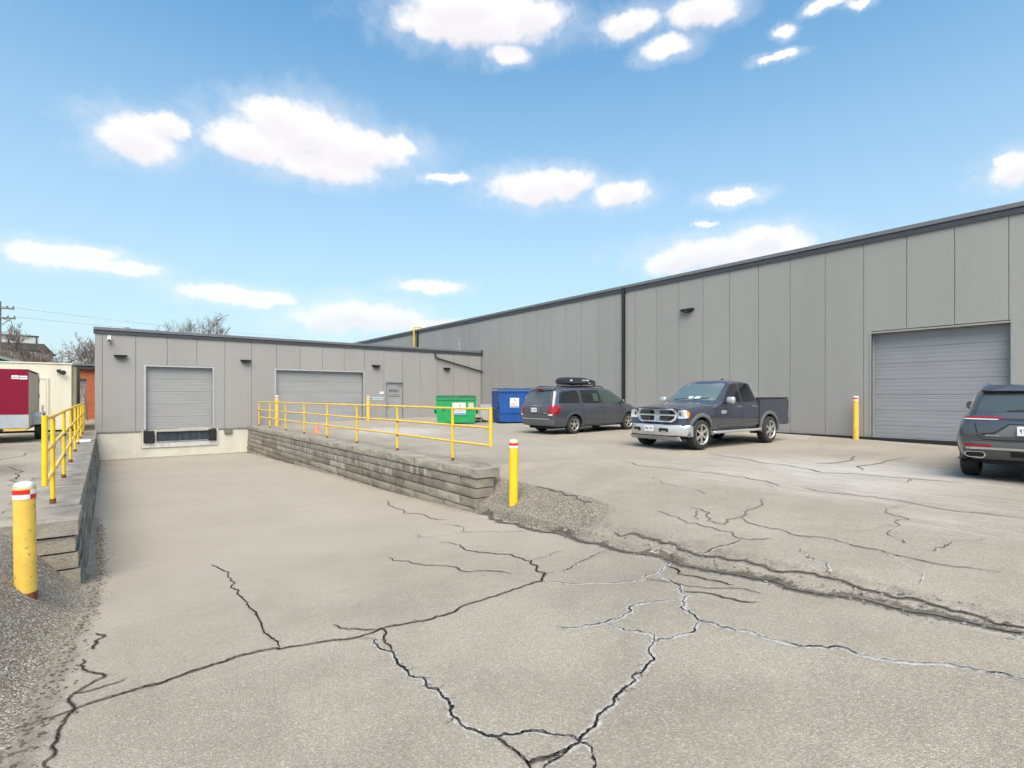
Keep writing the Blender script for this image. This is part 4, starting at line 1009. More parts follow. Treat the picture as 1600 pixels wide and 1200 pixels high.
def arc_strip(parent, bvh, P, Q, s, off, m, name):
    mb = MB(); n = len(P)
    def hit(p):
        loc, nor, i, d = bvh.ray_cast(Vector((p[0], s*3, p[1])), Vector((0, -s, 0)))
        return None if loc is None or loc.y*s < .5 else loc.y*s
    ys = [hit(p) for p in P]; known = [y for y in ys if y is not None]; base = sum(known)/len(known)
    for k in range(n):
        y = ys[k] if ys[k] is not None else base
        p, q = P[k], Q[k]
        mb.v += [(p[0], s*(y-.02), p[1]), (p[0], s*(y+off*.35), p[1]), ((p[0]+q[0])/2, s*(y+off), (p[1]+q[1])/2), (q[0], s*(y+off*.75), q[1]), (q[0], s*(y-.09), q[1])]
    for k in range(n-1):
        for c in range(4): i = k*5+c; mb.f.append((i, i+1, i+6, i+5))
    return obj(name, mb, m, parent, auto=45)
def mirror_cap(parent, x, y, z, s, m, w=.24, h=.17):
    """door mirror on a short arm"""
    mb = MB(); mb.box(-.07, .07, s*.08 if s > 0 else -(.08+w), (.08+w) if s > 0 else -.08, -h/2, h/2, .035)
    c = obj('door_mirror', mb, m, parent, auto=60, loc=(x, y, z))
    obj('mirror_arm', MB().box(-.03, .03, min(-s*.04, s*.10), max(-s*.04, s*.10), -h/2-.01, -h/2+.05, .01), M['black'], c)
    obj('mirror_glass', MB().box(-.075, -.0705, min(s*.10, s*(.06+w)), max(s*.10, s*(.06+w)), -h/2+.02, h/2-.02), M['glass_r'], c)
def plate(parent, x, y, z, face, tilt=0.):
    """licence plate facing +x or -x with blurred characters"""
    p = obj('licence_plate', MB().box(-.008, .008, -.155, .155, -.078, .078, .003), M['plate'], parent, loc=(x, y, z), rot=(0, tilt, 0))
    mb = MB(); rr = random.Random(9)
    for k in range(7):
        if k == 3: continue
        y0 = -.125+k*.037; fx = .010*face
        mb.box(min(fx*.8, fx), max(fx*.8, fx), y0, y0+.009, -.04, .035); mb.box(min(fx*.8, fx), max(fx*.8, fx), y0+.0095, y0+.022, rr.choice((-.04,-.005,.026)), rr.choice((-.03,.005,.035)) if False else rr.choice((.035,.036)))
    obj('plate_characters', mb, M['ink'], p)
def place(root, x, y, heading, wb):
    c, s_ = math.cos(heading), math.sin(heading)
    hf, hr = GZ(x+c*wb/2, y+s_*wb/2), GZ(x-c*wb/2, y-s_*wb/2)
    root.location = (x, y, (hf+hr)/2+.004); root.rotation_euler = (0, -math.atan2(hf-hr, wb), heading)
def ST(x, pts, dx=None): return [(x+(dx[k] if dx else 0), p[0], p[1]) for k, p in enumerate(pts)]

# ---- pickup truck
def build_truck():
    t = thing('pickup_truck', 'dark blue-grey crew cab pickup with silver grille and bumper, parked facing the ramp', 'pickup truck')
    P = M['paint_truck']; lo = [(0,.46),(.86,.46),(.95,.56),(1.005,.80)]
    cab = [
        ST(2.66, [(0,.54),(.74,.54),(.84,.64),(.86,.90),(.83,1.02),(.77,1.08),(.62,1.12),(.35,1.145),(0,1.15)], [0,-.03,-.20,-.27,-.27,-.22,-.12,-.04,0]),
        ST(2.50, [(0,.52),(.84,.52),(.95,.66),(.975,.90),(.95,1.04),(.88,1.10),(.68,1.14),(.38,1.165),(0,1.165)]),
        ST(2.10, [(0,.50),(.84,.50),(.96,.62),(1.0,.90),(.985,1.06),(.92,1.14),(.70,1.18),(.40,1.245),(0,1.225)]),
        ST(1.40, lo+[(1.0,1.08),(.945,1.185),(.72,1.225),(.40,1.285),(0,1.27)]),
        ST(1.02, lo+[(1.0,1.10),(.955,1.215),(.80,1.245),(.45,1.275),(0,1.28)]),
        ST(.86, lo+[(1.0,1.10),(.96,1.225),(.83,1.31),(.45,1.345),(0,1.355)]),
        ST(.50, lo+[(1.0,1.10),(.96,1.235),(.815,1.565),(.45,1.60),(0,1.61)]),
        ST(.14, lo+[(1.0,1.10),(.96,1.24),(.79,1.805),(.48,1.87),(0,1.885)]),
        ST(-.02, lo+[(1.0,1.10),(.96,1.24),(.78,1.855),(.50,1.925),(0,1.935)]),
        ST(-.45, lo+[(1.0,1.10),(.96,1.245),(.785,1.88),(.50,1.955),(0,1.965)]),
        ST(-.88, lo+[(1.0,1.10),(.96,1.25),(.775,1.86),(.50,1.935),(0,1.945)]),
        ST(-1.10, lo+[(1.0,1.10),(.96,1.25),(.76,1.80),(.48,1.86),(0,1.87)], [0,0,0,0,0,0,.10,.10,.10]),
        ST(-1.15, lo+[(.985,1.10),(.94,1.25),(.74,1.78),(.46,1.82),(0,1.83)], [0,0,0,0,0,0,.14,.14,.14])]
    R_ = .405; FX, RX = 1.785, -1.785
    me, bvh = body_mesh('body', cab, {1:.4, 5:.75, 6:.55}, [(FX,.42,.50,.60,1.2),(FX,.42,.50,-1.2,-.60)], P, end_crease=(.2,.8), ring_crease={4:.5, 8:.25})
    link('body', me, t)
    # cargo bed: open box
    bm = bmesh.new(); bmesh.ops.create_cube(bm, size=1)
    for v in bm.verts: v.co = Vector((-2.09+v.co.x*1.84, v.co.y*(1.95 if v.co.z > 0 else 1.93), .98+v.co.z*.83))
    bmesh.ops.bevel(bm, geom=[e for e in bm.edges if abs((e.verts[0].co-e.verts[1].co).x) < .05 or e.verts[0].co.z > 1], offset=.045, segments=3, affect='EDGES')
    bme = bpy.data.meshes.new('cargo_bed'); bm.to_mesh(bme); bm.free()
    o = link('cut0', bme); cs = []
    for cm in (MB().box(-2.93,-1.27,-.90,.90,.85,2).mesh('c'), MB().lathe([(.50,.60),(.50,1.2)],28,'y',(RX,0,.42)).mesh('c'), MB().lathe([(.50,-1.2),(.50,-.60)],28,'y',(RX,0,.42)).mesh('c')):
        c = link('cut', cm); cs.append(c); b = o.modifiers.new('b','BOOLEAN'); b.object = c; b.operation = 'DIFFERENCE'; b.solver = 'EXACT'
    dg = bpy.context.evaluated_depsgraph_get(); dg.update(); bed = bpy.data.meshes.new_from_object(o.evaluated_get(dg))
    for c in cs+[o]: bpy.data.objects.remove(c)
    bed.materials.clear(); bed.materials.append(P); bed.shade_smooth(); bed.set_sharp_from_angle(angle=R(35)); link('cargo_bed', bed, t)
    bm = bmesh.new(); bm.from_mesh(bed); bvb = BVHTree.FromBMesh(bm); bm.free()
    obj('bed_rail_cap', MB().box(-2.99,-1.19,.885,.965,1.396,1.411,.005).box(-2.99,-1.19,-.965,-.885,1.396,1.411,.005), M['black'], t)
    obj('bed_gap', MB().box(-1.172,-1.148,-.93,.93,.60,1.24), M['dark'], t)
    # glass
    patch('windscreen', bvh, 'x', 1, [(-.80,1.33),(.80,1.33),(.66,1.83),(-.66,1.83)], .004, M['glass_w'], t, rnd=.07)
    for s in (1,-1):
        patch('side_window', bvh, 'y', s, [(.66,1.285),(.12,1.80),(-.20,1.83),(-.20,1.275)], .004, M['glass'], t, rnd=.05)
        patch('side_window', bvh, 'y', s, [(-.30,1.275),(-.30,1.835),(-.80,1.82),(-.93,1.70),(-1.03,1.285)], .004, M['glass'], t, rnd=.06)
        for pts in ([(.90,1.20),(.86,.62),(.80,.54)], [(-.25,1.86),(-.25,.52)], [(-1.09,1.25),(-1.08,.60)], [(.90,.545),(-1.1,.545)]):
            patch('door_gap', bvh, 'y', s, strip_poly(pts, .016), .0015, M['dark'], t, back=.002)
        for x in (-.10, -.93): patch('door_handle', bvh, 'y', s, [(x-.11,1.12),(x+.11,1.12),(x+.11,1.17),(x-.11,1.17)], .022, M['chrome'], t, rnd=.02)
        patch('side_badge', bvh, 'y', s, [(.60,.96),(.86,.96),(.86,1.05),(.60,1.05)], .006, M['silver'], t, rnd=.02)
        patch('side_moulding', bvh, 'y', s, [(.98,.60),(.98,.655),(-1.1,.655),(-1.1,.60)], .010, P, t)
        flare(t, bvh, FX, .42, .475, .575, s, .035, M['silver'] if False else M['grey_clad'])
        flare(t, bvb, RX, .42, .475, .575, s, .035, M['grey_clad'])
        arch_liner(t, FX, .42, .495, s*.60, s*.94); arch_liner(t, RX, .42, .495, s*.60, s*.94)
        obj('side_step', MB().box(-1.24,1.22,min(s*.90,s*1.03),max(s*.90,s*1.03),.40,.475,.02), M['silver'], t)
        mirror_cap(t, .66, s*.98, 1.34, s, M['silver'], .23, .19)
        # lamps
        patch('headlamp', bvh, 'x', 1, [(s*.705,.85),(s*.72,1.07),(s*.80,1.085),(s*.90,1.06),(s*.935,.97),(s*.91,.85)], .012, M['lamp_c'], t, rnd=.02, step=.05)
        patch('headlamp_bulb', bvh, 'x', 1, [(s*.74,.92),(s*.745,1.03),(s*.80,1.035),(s*.81,.92)], .018, M['glass_r'], t, rnd=.02, step=.05)
        patch('headlamp_bulb', bvh, 'x', 1, [(s*.835,.92),(s*.835,1.03),(s*.88,1.02),(s*.89,.92)], .018, M['alum'], t, rnd=.02, step=.05)
        patch('headlamp_side', bvh, 'y', s, [(2.57,.86),(2.53,1.06),(2.36,1.07),(2.30,.97),(2.34,.87)], .013, M['lamp_c'], t, rnd=.02, step=.05)
        patch('turn_lamp', bvh, 'y', s, [(2.385,.89),(2.40,1.055),(2.345,1.06),(2.29,.98),(2.33,.885)], .017, M['lamp_a'], t, rnd=.02, step=.04)
        patch('tail_lamp', bvb, 'y', s, [(-2.945,1.02),(-3.0,1.02),(-3.0,1.32),(-2.945,1.32)], .012, M['lamp_r'], t, step=.05)
    # grille: chrome surround, dark mesh, bright cross bars
    outer = [(-.65,.82),(-.70,.97),(-.60,1.12),(.60,1.12),(.70,.97),(.65,.82),(.54,.735),(-.54,.735)]; inner = [(p*.91, .93+(q-.93)*.80) for p, q in outer]
    patch('grille_mesh', bvh, 'x', 1, round_poly(outer, .05), .006, M['dark'], t, step=.06)
    patch('grille_surround', bvh, 'x', 1, round_poly(outer, .05), .035, M['bright'], t, holes=[round_poly(inner, .04)], step=.05, back=.03)
    patch('grille_bar', bvh, 'x', 1, [(-.62,.91),(.62,.91),(.62,.955),(-.62,.955)], .032, M['bright'], t, step=.05, back=.03)
    patch('grille_bar', bvh, 'x', 1, [(-.085,.76),(.085,.76),(.085,1.10),(-.085,1.10)], .034, M['bright'], t, step=.05, back=.03)
    mb = MB()
    for sx in (-1, 1):
        for r0, r1 in ((.785,.90),(.97,1.075)):
            for k in range(5): mb.box(2.60,2.618,min(sx*.10,sx*.56),max(sx*.10,sx*.56),r0+k*(r1-r0)/5,r0+.006+k*(r1-r0)/5)
    obj('grille_slats', mb, M['grey_clad'], t)
    patch('emblem', bvh, 'x', 1, [(-.035,.92),(-.055,.97),(-.03,1.0),(.03,1.0),(.055,.97),(.035,.92),(0,.90)], .045, M['chrome'], t, rnd=.01, step=.03)
    # bumper: wraps round the nose
    mb = MB(); prof = [(.0,.66),(.10,.675),(.15,.65),(.165,.57),(.15,.46),(.12,.39),(.04,.36),(-.08,.38),(-.08,.64)]; ys = np.linspace(-1,1,23)
    for y in ys:
        a = abs(y)
        for px, pz in prof: mb.v.append((2.60-.32*max(0,a-.45)**1.6/(.55**1.6)*1.0-.05*a*a+px*(1-.35*max(0,a-.8)/.2), y*1.0, pz+.012*(1-a*a)))
    n = len(prof)
    for i in range(len(ys)-1):
        for k in range(n): mb.f.append((i*n+k, i*n+(k+1) % n, (i+1)*n+(k+1) % n, (i+1)*n+k))
    mb.f += [tuple(range(n)), tuple(range((len(ys)-1)*n, len(ys)*n))]
    bp = obj('front_bumper', mb, M['silver'], t, auto=40)
    bm = bmesh.new(); bm.from_mesh(bp.data); bvp = BVHTree.FromBMesh(bm); bm.free()
    for s in (1,-1):
        f_ = patch('fog_lamp_recess', bvp, 'x', 1, [(s*.32,.49),(s*.32,.58),(s*.36,.595),(s*.56,.595),(s*.60,.56),(s*.58,.49)], .006, M['dark'], t, step=.05, rnd=.015)
        patch('fog_lamp', bvp, 'x', 1, [(s*.40,.495),(s*.40,.525),(s*.53,.525),(s*.53,.495)], .014, M['chrome'], t, step=.05, rnd=.01)
    plate(t, 2.785, -.0, .57, 1)
    obj('lower_valance', MB().prism([(2.46,.27),(2.62,.37),(2.3,.40),(2.2,.29)], -.80, .80, 'y'), M['dark'], t)
    obj('air_dam', MB().prism([(2.50,.25),(2.62,.36),(2.56,.37),(2.45,.25)], -.84, .84, 'y'), M['silver'], t)
    obj('chassis', MB().box(-2.9,2.3,-.55,.55,.36,.62), M['dark'], t)
    rbp = obj('rear_bumper', MB().box(-3.10,-2.96,-.95,.95,.52,.74,.03), M['chrome'], t)
    # cowl wipers, dash papers, roof fin
    for y0 in (-.62, .06): patch('wiper', bvh, 'x', 1, strip_poly([(y0,1.345),(y0+.5,1.40)], .022), .012, M['black'], t, step=.05)
    patch('dash_paper', bvh, 'x', 1, [(-.18,1.38),(.02,1.38),(.0,1.45),(-.16,1.45)], .0055, M['pale'], t, rnd=.02); patch('dash_paper', bvh, 'x', 1, [(.06,1.38),(.26,1.38),(.25,1.45),(.08,1.45)], .0055, M['pale'], t, rnd=.02)
    obj('antenna_fin', MB().prism([(-.62,1.94),(-.82,1.94),(-.78,2.01),(-.74,2.01)], -.02, .02, 'y'), P, t)
    obj('interior_mirror', MB().box(.17,.19,-.1,.1,1.74,1.80), M['black'], t)
    for x, s in ((FX,1),(FX,-1),(RX,1),(RX,-1)): wheel(t, x, s*.875, s, R_, .275, .275, 6, 'wide', M['alloy'])
    place(t, 14.86, 9.22, PI-.035, 3.57)
    return t
truck = build_truck()

# ---- minivan
def build_van():
    t = thing('minivan', 'slate grey minivan seen from behind, parked nose to the wall', 'minivan'); P = M['paint_van']
    lo = [(0,.24),(.92,.24),(.985,.45),(1.01,.75)]
    B = [
        ST(-2.60, [(0,.34),(.74,.34),(.84,.50),(.86,.74),(.84,.98),(.80,1.10),(.66,1.60),(.42,1.69),(0,1.71)], [.06,.06,0,-.03,-.01,.03,.25,.28,.28]),
        ST(-2.47, [(0,.28),(.89,.28),(.965,.48),(.985,.75),(.965,.98),(.92,1.10),(.76,1.62),(.48,1.72),(0,1.745)], [0,0,0,0,0,.03,.22,.22,.22]),
        ST(-2.0, lo+[(.995,.99),(.95,1.10),(.79,1.66),(.5,1.75),(0,1.775)]),
        ST(-1.2, lo+[(.995,.99),(.955,1.09),(.80,1.67),(.5,1.765),(0,1.79)]),
        ST(-.2, lo+[(.995,.98),(.955,1.075),(.80,1.67),(.5,1.765),(0,1.79)]),
        ST(.45, lo+[(.995,.97),(.955,1.065),(.79,1.65),(.5,1.74),(0,1.765)]),
        ST(.75, lo+[(.995,.96),(.955,1.06),(.79,1.56),(.5,1.655),(0,1.68)]),
        ST(1.15, lo+[(.995,.95),(.955,1.05),(.83,1.34),(.5,1.415),(0,1.44)]),
        ST(1.52, lo+[(.985,.93),(.93,1.03),(.84,1.11),(.5,1.165),(0,1.185)]),
        ST(2.0, [(0,.25),(.90,.25),(.965,.45),(.97,.72),(.94,.87),(.86,.95),(.70,1.0),(.4,1.03),(0,1.04)]),
        ST(2.36, [(0,.25),(.78,.25),(.87,.42),(.88,.64),(.84,.77),(.76,.83),(.60,.87),(.35,.90),(0,.91)]),
        ST(2.52, [(0,.30),(.55,.30),(.62,.42),(.64,.58),(.60,.66),(.52,.70),(.4,.73),(.25,.75),(0,.76)])]
    FX, RX, R_ = 1.54, -1.54, .335
    me, bvh = body_mesh('body', B, {1:.4, 5:.55, 6:.35}, [(FX,.34,.405,.62,1.2),(FX,.34,.405,-1.2,-.62),(RX,.34,.405,.62,1.2),(RX,.34,.405,-1.2,-.62)], P, end_crease=(.35,.2))
    link('body', me, t)
    patch('rear_window', bvh, 'x', -1, [(-.74,1.17),(.74,1.17),(.64,1.60),(-.64,1.60)], .004, M['glass_r'], t, rnd=.06)
    patch('windscreen', bvh, 'x', 1, [(-.80,1.14),(.80,1.14),(.66,1.62),(-.66,1.62)], .004, M['glass_w'], t, rnd=.06)
    sp = patch('rear_spoiler', bvh, 'x', -1, [(-.66,1.615),(.66,1.615),(.62,1.69),(-.62,1.69)], .05, P, t, step=.06, back=.05)
    obj('high_brake_lamp', MB().box(-2.475,-2.40,-.17,.17,1.665,1.70), M['lamp_r'], t)
    hg = patch('hatch_trim', bvh, 'x', -1, [(-.40,1.02),(.40,1.02),(.36,1.075),(-.36,1.075)], .018, M['grey_clad'], t, rnd=.02)
    patch('emblem', bvh, 'x', -1, [(-.12,1.035),(.12,1.035),(.10,1.06),(-.10,1.06)], .026, M['chrome'], t, rnd=.01)
    patch('hatch_seam', bvh, 'x', -1, strip_poly([(-.80,1.10),(-.80,.66),(-.74,.60),(.74,.60),(.80,.66),(.80,1.10)], .018), .0015, M['dark'], t, back=.002)
    patch('rear_bumper', bvh, 'x', -1, [(-.86,.34),(.86,.34),(.90,.42),(.90,.53),(.76,.57),(-.76,.57),(-.90,.53),(-.90,.42)], .035, M['grey_clad'], t, rnd=.04, step=.07, back=.03)
    patch('bumper_step', bvh, 'x', -1, [(-.74,.565),(.74,.565),(.74,.59),(-.74,.59)], .045, M['silver'], t, step=.08)
    plate(t, -2.668, .03, .90, -1, -.03)
    patch('plate_recess', bvh, 'x', -1, [(-.22,.80),(.24,.80),(.24,1.0),(-.22,1.0)], .004, M['grey_clad'], t, rnd=.03)
    patch('hatch_badge', bvh, 'x', -1, [(-.66,.78),(-.46,.78),(-.46,.81),(-.66,.81)], .008, M['chrome'], t)
    for s in (1,-1):
        patch('side_window', bvh, 'y', s, [(-2.28,1.14),(-2.14,1.50),(-2.02,1.60),(-1.24,1.62),(-1.18,1.13)], .004, M['glass'], t, rnd=.08)
        patch('side_window', bvh, 'y', s, [(-1.06,1.13),(-1.10,1.62),(-.10,1.62),(-.02,1.115)], .004, M['glass'], t, rnd=.06)
        patch('side_window', bvh, 'y', s, [(.10,1.11),(.02,1.62),(.36,1.60),(.60,1.52),(1.12,1.20),(1.18,1.10)], .004, M['glass_g'], t, rnd=.05)
        patch('seat_shape', bvh, 'y', s, [(-.80,1.14),(-.80,1.34),(-.70,1.45),(-.56,1.45),(-.48,1.34),(-.46,1.14)], .0052, M['black'], t, rnd=.04)
        patch('seat_shape', bvh, 'y', s, [(-.30,1.50),(-.46,1.50),(-.46,1.20),(-.16,1.20),(-.20,1.50)], .0048, M['glass_g'], t, rnd=.03)
        for pts in ([(.04,1.62),(.06,1.10),(.05,.30)], [(-1.13,1.62),(-1.11,1.12),(-1.06,.80),(-1.06,.32)], [(1.18,1.10),(1.14,.80),(1.06,.40)], [(-1.0,.30),(1.05,.30)]):
            patch('door_gap', bvh, 'y', s, strip_poly(pts, .016), .0015, M['dark'], t, back=.002)
        patch('slider_track', bvh, 'y', s, strip_poly([(-2.2,1.035),(-1.1,1.035)], .014), .002, M['dark'], t, back=.002)
        patch('side_moulding', bvh, 'y', s, [(-1.0,.53),(-1.0,.575),(1.08,.575),(1.08,.53)], .012, P, t)
        for x in (-.10, .20): patch('door_handle', bvh, 'y', s, [(x-.09,.945),(x+.09,.945),(x+.09,.985),(x-.09,.985)], .02, P, t, rnd=.015)
        flare(t, bvh, RX, .34, .40, .48, s, .028, P); flare(t, bvh, FX, .34, .40, .48, s, .028, P)
        arch_liner(t, FX, .34, .40, s*.62, s*.95); arch_liner(t, RX, .34, .40, s*.62, s*.95)
        tl = patch('tail_lamp', bvh, 'x', -1, [(s*.70,.72),(s*.70,1.02),(s*.76,1.09),(s*.93,1.06),(s*.935,.74),(s*.86,.70)], .012, M['lamp_r'], t, step=.05, rnd=.03)
        patch('tail_lamp_side', bvh, 'y', s, [(-2.56,.76),(-2.50,1.08),(-2.30,1.06),(-2.24,.96),(-2.36,.74)], .012, M['lamp_r'], t, step=.05, rnd=.03)
        patch('reverse_lamp', bvh, 'x', -1, [(s*.72,.70),(s*.72,.755),(s*.90,.755),(s*.88,.70)], .016, M['lamp_c'], t, step=.05, rnd=.01)
        mirror_cap(t, 1.00, s*.955, 1.16, s, P, .19, .15)
        obj('roof_rail', MB().tube([(-2.0,s*.66,1.71),(-1.9,s*.66,1.775),(.2,s*.66,1.77),(.35,s*.66,1.70)], .02, 8), M['black'], t, auto=50)
    for x, s in ((FX,1),(FX,-1),(RX,1),(RX,-1)): wheel(t, x, s*.865, s, R_, .225, .215, 5, 'wide', M['alloy'])
    obj('chassis', MB().box(-2.4,2.2,-.6,.6,.20,.34), M['dark'], t)
    place(t, 15.50, 15.12, .0, 3.08)
    return t
van = build_van()
def roof_box():
    t = thing('roof_box', 'black roof cargo box with white lettering on top of the minivan', 'roof box')
    prof = [(-1.10,.02),(-1.08,.20),(-1.0,.28),(-.5,.30),(.2,.27),(.7,.17),(.95,.06),(.98,.0),(.9,-.10),(-.95,-.10),(-1.06,-.06)]
    mb = MB(); ys = [-.40,-.37,-.28,0,.28,.37,.40]; sc_ = [.55,.85,1,1.04,1,.85,.55]
    n = len(prof)
    for y, k in zip(ys, sc_):
        for px, pz in prof: mb.v.append((px*(.96+.04*k), y, pz*k if pz > 0 else pz*k))
    for i in range(len(ys)-1):
        for k in range(n): mb.f.append((i*n+k, i*n+(k+1) % n, (i+1)*n+(k+1) % n, (i+1)*n+k))
    mb.f += [tuple(range(n)), tuple(range((len(ys)-1)*n, len(ys)*n))]
    obj('shell', mb, mat('roof_box_black', (.02,.021,.03), .35, coat=.4), t, auto=35)
    obj('seam', MB().box(-1.09,.97,-.412,.412,-.012,.004), M['grey_clad'], t)
    for y in (-.405,):
        lt = MB()
        for k, w in enumerate((.05,.04,.04,.05,.07,.08)): lt.box(-.12+k*.085, -.12+k*.085+w, y-.012, y-.004, .085, .145)
        lt.box(-1.0,-.82,y-.012,y-.004,.08,.14); lt.box(.38,.50,y-.012,y-.004,-.06,-.03)
        obj('box_lettering', lt, M['white'], t)
    for x in (-.55, .45):
        obj('crossbar', MB().box(x-.03,x+.03,-.72,.72,-.145,-.108,.01), M['black'], t)
        for s in (-1,1): obj('bar_foot', MB().box(x-.05,x+.05,s*.68-.03,s*.68+.03,-.20,-.108,.01), M['black'], t)
    return t
rbx = roof_box()
rbx.scale = (.74, .95, .70); rbx.location = van.location+Vector((-.52, -.05, 1.915)); rbx.rotation_euler = van.rotation_euler

# ---- SUV
def build_suv():
    qz = lambda z: z if z < 1 else 1+(z-1)*.85
    def patch(name, bvh, axis, sgn, poly, *a, **k): return globals()['patch'](name, bvh, axis, sgn, [(p, qz(q)) for p, q in poly], *a, **k)
    t = thing('suv', 'graphite grey SUV seen from behind at the right edge', 'SUV'); P = M['paint_suv']
    lo = [(0,.32),(.92,.32),(1.0,.52),(1.015,.85)]
    B = [
        ST(-2.50, [(0,.44),(.66,.44),(.82,.58),(.86,.84),(.81,1.08),(.75,1.19),(.61,1.66),(.42,1.745),(0,1.765)], [.07,.07,-.02,-.05,.0,.05,.28,.32,.32]),
        ST(-2.36, [(0,.38),(.86,.38),(.965,.56),(.99,.85),(.90,1.09),(.82,1.21),(.69,1.69),(.47,1.785),(0,1.805)], [0,0,0,0,.02,.05,.24,.26,.26]),
        ST(-1.9, lo+[(.975,1.09),(.885,1.215),(.735,1.735),(.48,1.83),(0,1.85)]),
        ST(-1.2, lo+[(.99,1.09),(.925,1.205),(.775,1.75),(.48,1.845),(0,1.865)]),
        ST(-.2, lo+[(.99,1.08),(.925,1.19),(.75,1.75),(.48,1.845),(0,1.865)]),
        ST(.5, lo+[(.99,1.07),(.925,1.18),(.74,1.70),(.48,1.79),(0,1.81)]),
        ST(.95, lo+[(.99,1.06),(.925,1.17),(.78,1.43),(.48,1.50),(0,1.52)]),
        ST(1.3, lo+[(.99,1.05),(.92,1.14),(.80,1.20),(.48,1.24),(0,1.25)]),
        ST(2.0, lo+[(.97,1.0),(.90,1.08),(.74,1.12),(.42,1.15),(0,1.16)]),
        ST(2.42, [(0,.36),(.76,.36),(.86,.52),(.88,.80),(.84,.93),(.78,.99),(.62,1.03),(.38,1.05),(0,1.06)]),
        ST(2.55, [(0,.42),(.62,.42),(.72,.54),(.74,.78),(.70,.88),(.64,.92),(.5,.95),(.3,.97),(0,.98)])]
    B = [[(x, y, qz(z)) for x, y, z in st] for st in B]
    FX, RX, R_ = 1.545, -1.545, .385
    me, bvh = body_mesh('body', B, {1:.4, 4:.35, 5:.6, 6:.35}, [(x,.40,.455,y0,y1) for x in (FX,RX) for y0,y1 in ((.60,1.2),(-1.2,-.60))], P, end_crease=(.45,.3))
    link('body', me, t)
    patch('rear_window', bvh, 'x', -1, [(-.70,1.26),(.70,1.26),(.60,1.60),(-.60,1.60)], .004, M['glass_r'], t, rnd=.05)
    patch('rear_spoiler', bvh, 'x', -1, [(-.63,1.665),(.63,1.665),(.56,1.755),(-.56,1.755)], .07, P, t, step=.06, back=.06)
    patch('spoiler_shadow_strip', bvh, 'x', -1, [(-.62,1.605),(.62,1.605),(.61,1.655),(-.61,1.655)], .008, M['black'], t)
    patch('rear_wiper', bvh, 'x', -1, strip_poly([(.28,1.285),(.05,1.30),(-.2,1.29)], .025), .02, M['black'], t, step=.05)
    patch('hatch_seam', bvh, 'x', -1, strip_poly([(.70,1.25),(.70,1.0),(.66,.80),(.58,.735),(-.58,.735),(-.66,.80),(-.70,1.0),(-.70,1.25)], .018), .0015, M['dark'], t, back=.002)
    patch('lamp_bridge', bvh, 'x', -1, [(-.40,1.10),(.40,1.10),(.40,1.13),(-.40,1.13)], .008, M['black'], t)
    patch('plate_surround', bvh, 'x', -1, [(-.46,.80),(.46,.80),(.24,1.0),(-.24,1.0)], .005, M['grey_clad'], t, rnd=.02)
    patch('plate_edge', bvh, 'x', -1, strip_poly([(.62,.83),(.44,.86),(.26,1.01),(-.26,1.01),(-.44,.86),(-.62,.83)], .018), .007, M['dark'], t)
    plate(t, -2.576, 0, .90, -1, -.02)
    bump = patch('bumper_insert', bvh, 'x', -1, [(-.80,.60),(.80,.60),(.84,.66),(.82,.70),(-.82,.70),(-.84,.66)], .03, M['grey_clad'], t, step=.07, back=.03)
    patch('bumper_chrome', bvh, 'x', -1, [(-.82,.575),(.82,.575),(.82,.612),(-.82,.612)], .045, M['chrome'], t, step=.07, back=.04)
    patch('bumper_lower', bvh, 'x', -1, [(-.72,.40),(.72,.40),(.86,.47),(.86,.57),(-.86,.57),(-.86,.47)], .03, P, t, step=.07, back=.03)
    patch('tow_cover', bvh, 'x', -1, [(-.24,.46),(.24,.46),(.24,.545),(-.24,.545)], .038, M['dark'], t)
    patch('model_badge', bvh, 'x', -1, [(.38,.80),(.56,.80),(.56,.82),(.38,.82)], .008, M['chrome'], t)
    for s in (1,-1):
        patch('tail_lamp', bvh, 'x', -1, [(s*.30,1.118),(s*.36,1.15),(s*.92,1.16),(s*.94,1.13),(s*.70,1.118)], .012, M['lamp_r'], t, step=.05)
        patch('tail_lamp_lower', bvh, 'x', -1, [(s*.42,1.097),(s*.38,1.112),(s*.90,1.118),(s*.92,1.10)], .010, M['lamp_c'], t, step=.05)
        patch('reflector', bvh, 'x', -1, [(s*.46,.615),(s*.50,.655),(s*.84,.665),(s*.82,.62)], .05, M['lamp_r'], t, step=.05)
        patch('exhaust_trim', bvh, 'x', -1, [(s*.56,.46),(s*.60,.43),(s*.80,.435),(s*.84,.48),(s*.83,.525),(s*.78,.54),(s*.60,.54),(s*.56,.52)], .05, M['chrome'], t, step=.05, rnd=.02)
        patch('exhaust_opening', bvh, 'x', -1, [(s*.58,.465),(s*.61,.447),(s*.79,.452),(s*.82,.485),(s*.81,.515),(s*.77,.526),(s*.61,.526),(s*.58,.512)], .054, M['dark'], t, step=.05, rnd=.02)
        patch('side_window', bvh, 'y', s, [(-2.05,1.30),(-1.85,1.66),(-1.3,1.69),(-1.2,1.25)], .004, M['glass'], t, rnd=.05)
        patch('side_window', bvh, 'y', s, [(-1.1,1.25),(-1.15,1.69),(-.2,1.69),(-.12,1.235)], .004, M['glass'], t, rnd=.05)
        patch('side_window', bvh, 'y', s, [(-.02,1.235),(-.1,1.69),(.35,1.66),(.95,1.23)], .004, M['glass'], t, rnd=.05)
        flare(t, bvh, RX, .40, .45, .535, s, .03, M['grey_clad']); flare(t, bvh, FX, .40, .45, .535, s, .03, M['grey_clad'])
        arch_liner(t, FX, .40, .45, s*.60, s*.95); arch_liner(t, RX, .40, .45, s*.60, s*.95)
        mirror_cap(t, .80, s*.95, 1.30, s, M['black'], .2, .17)
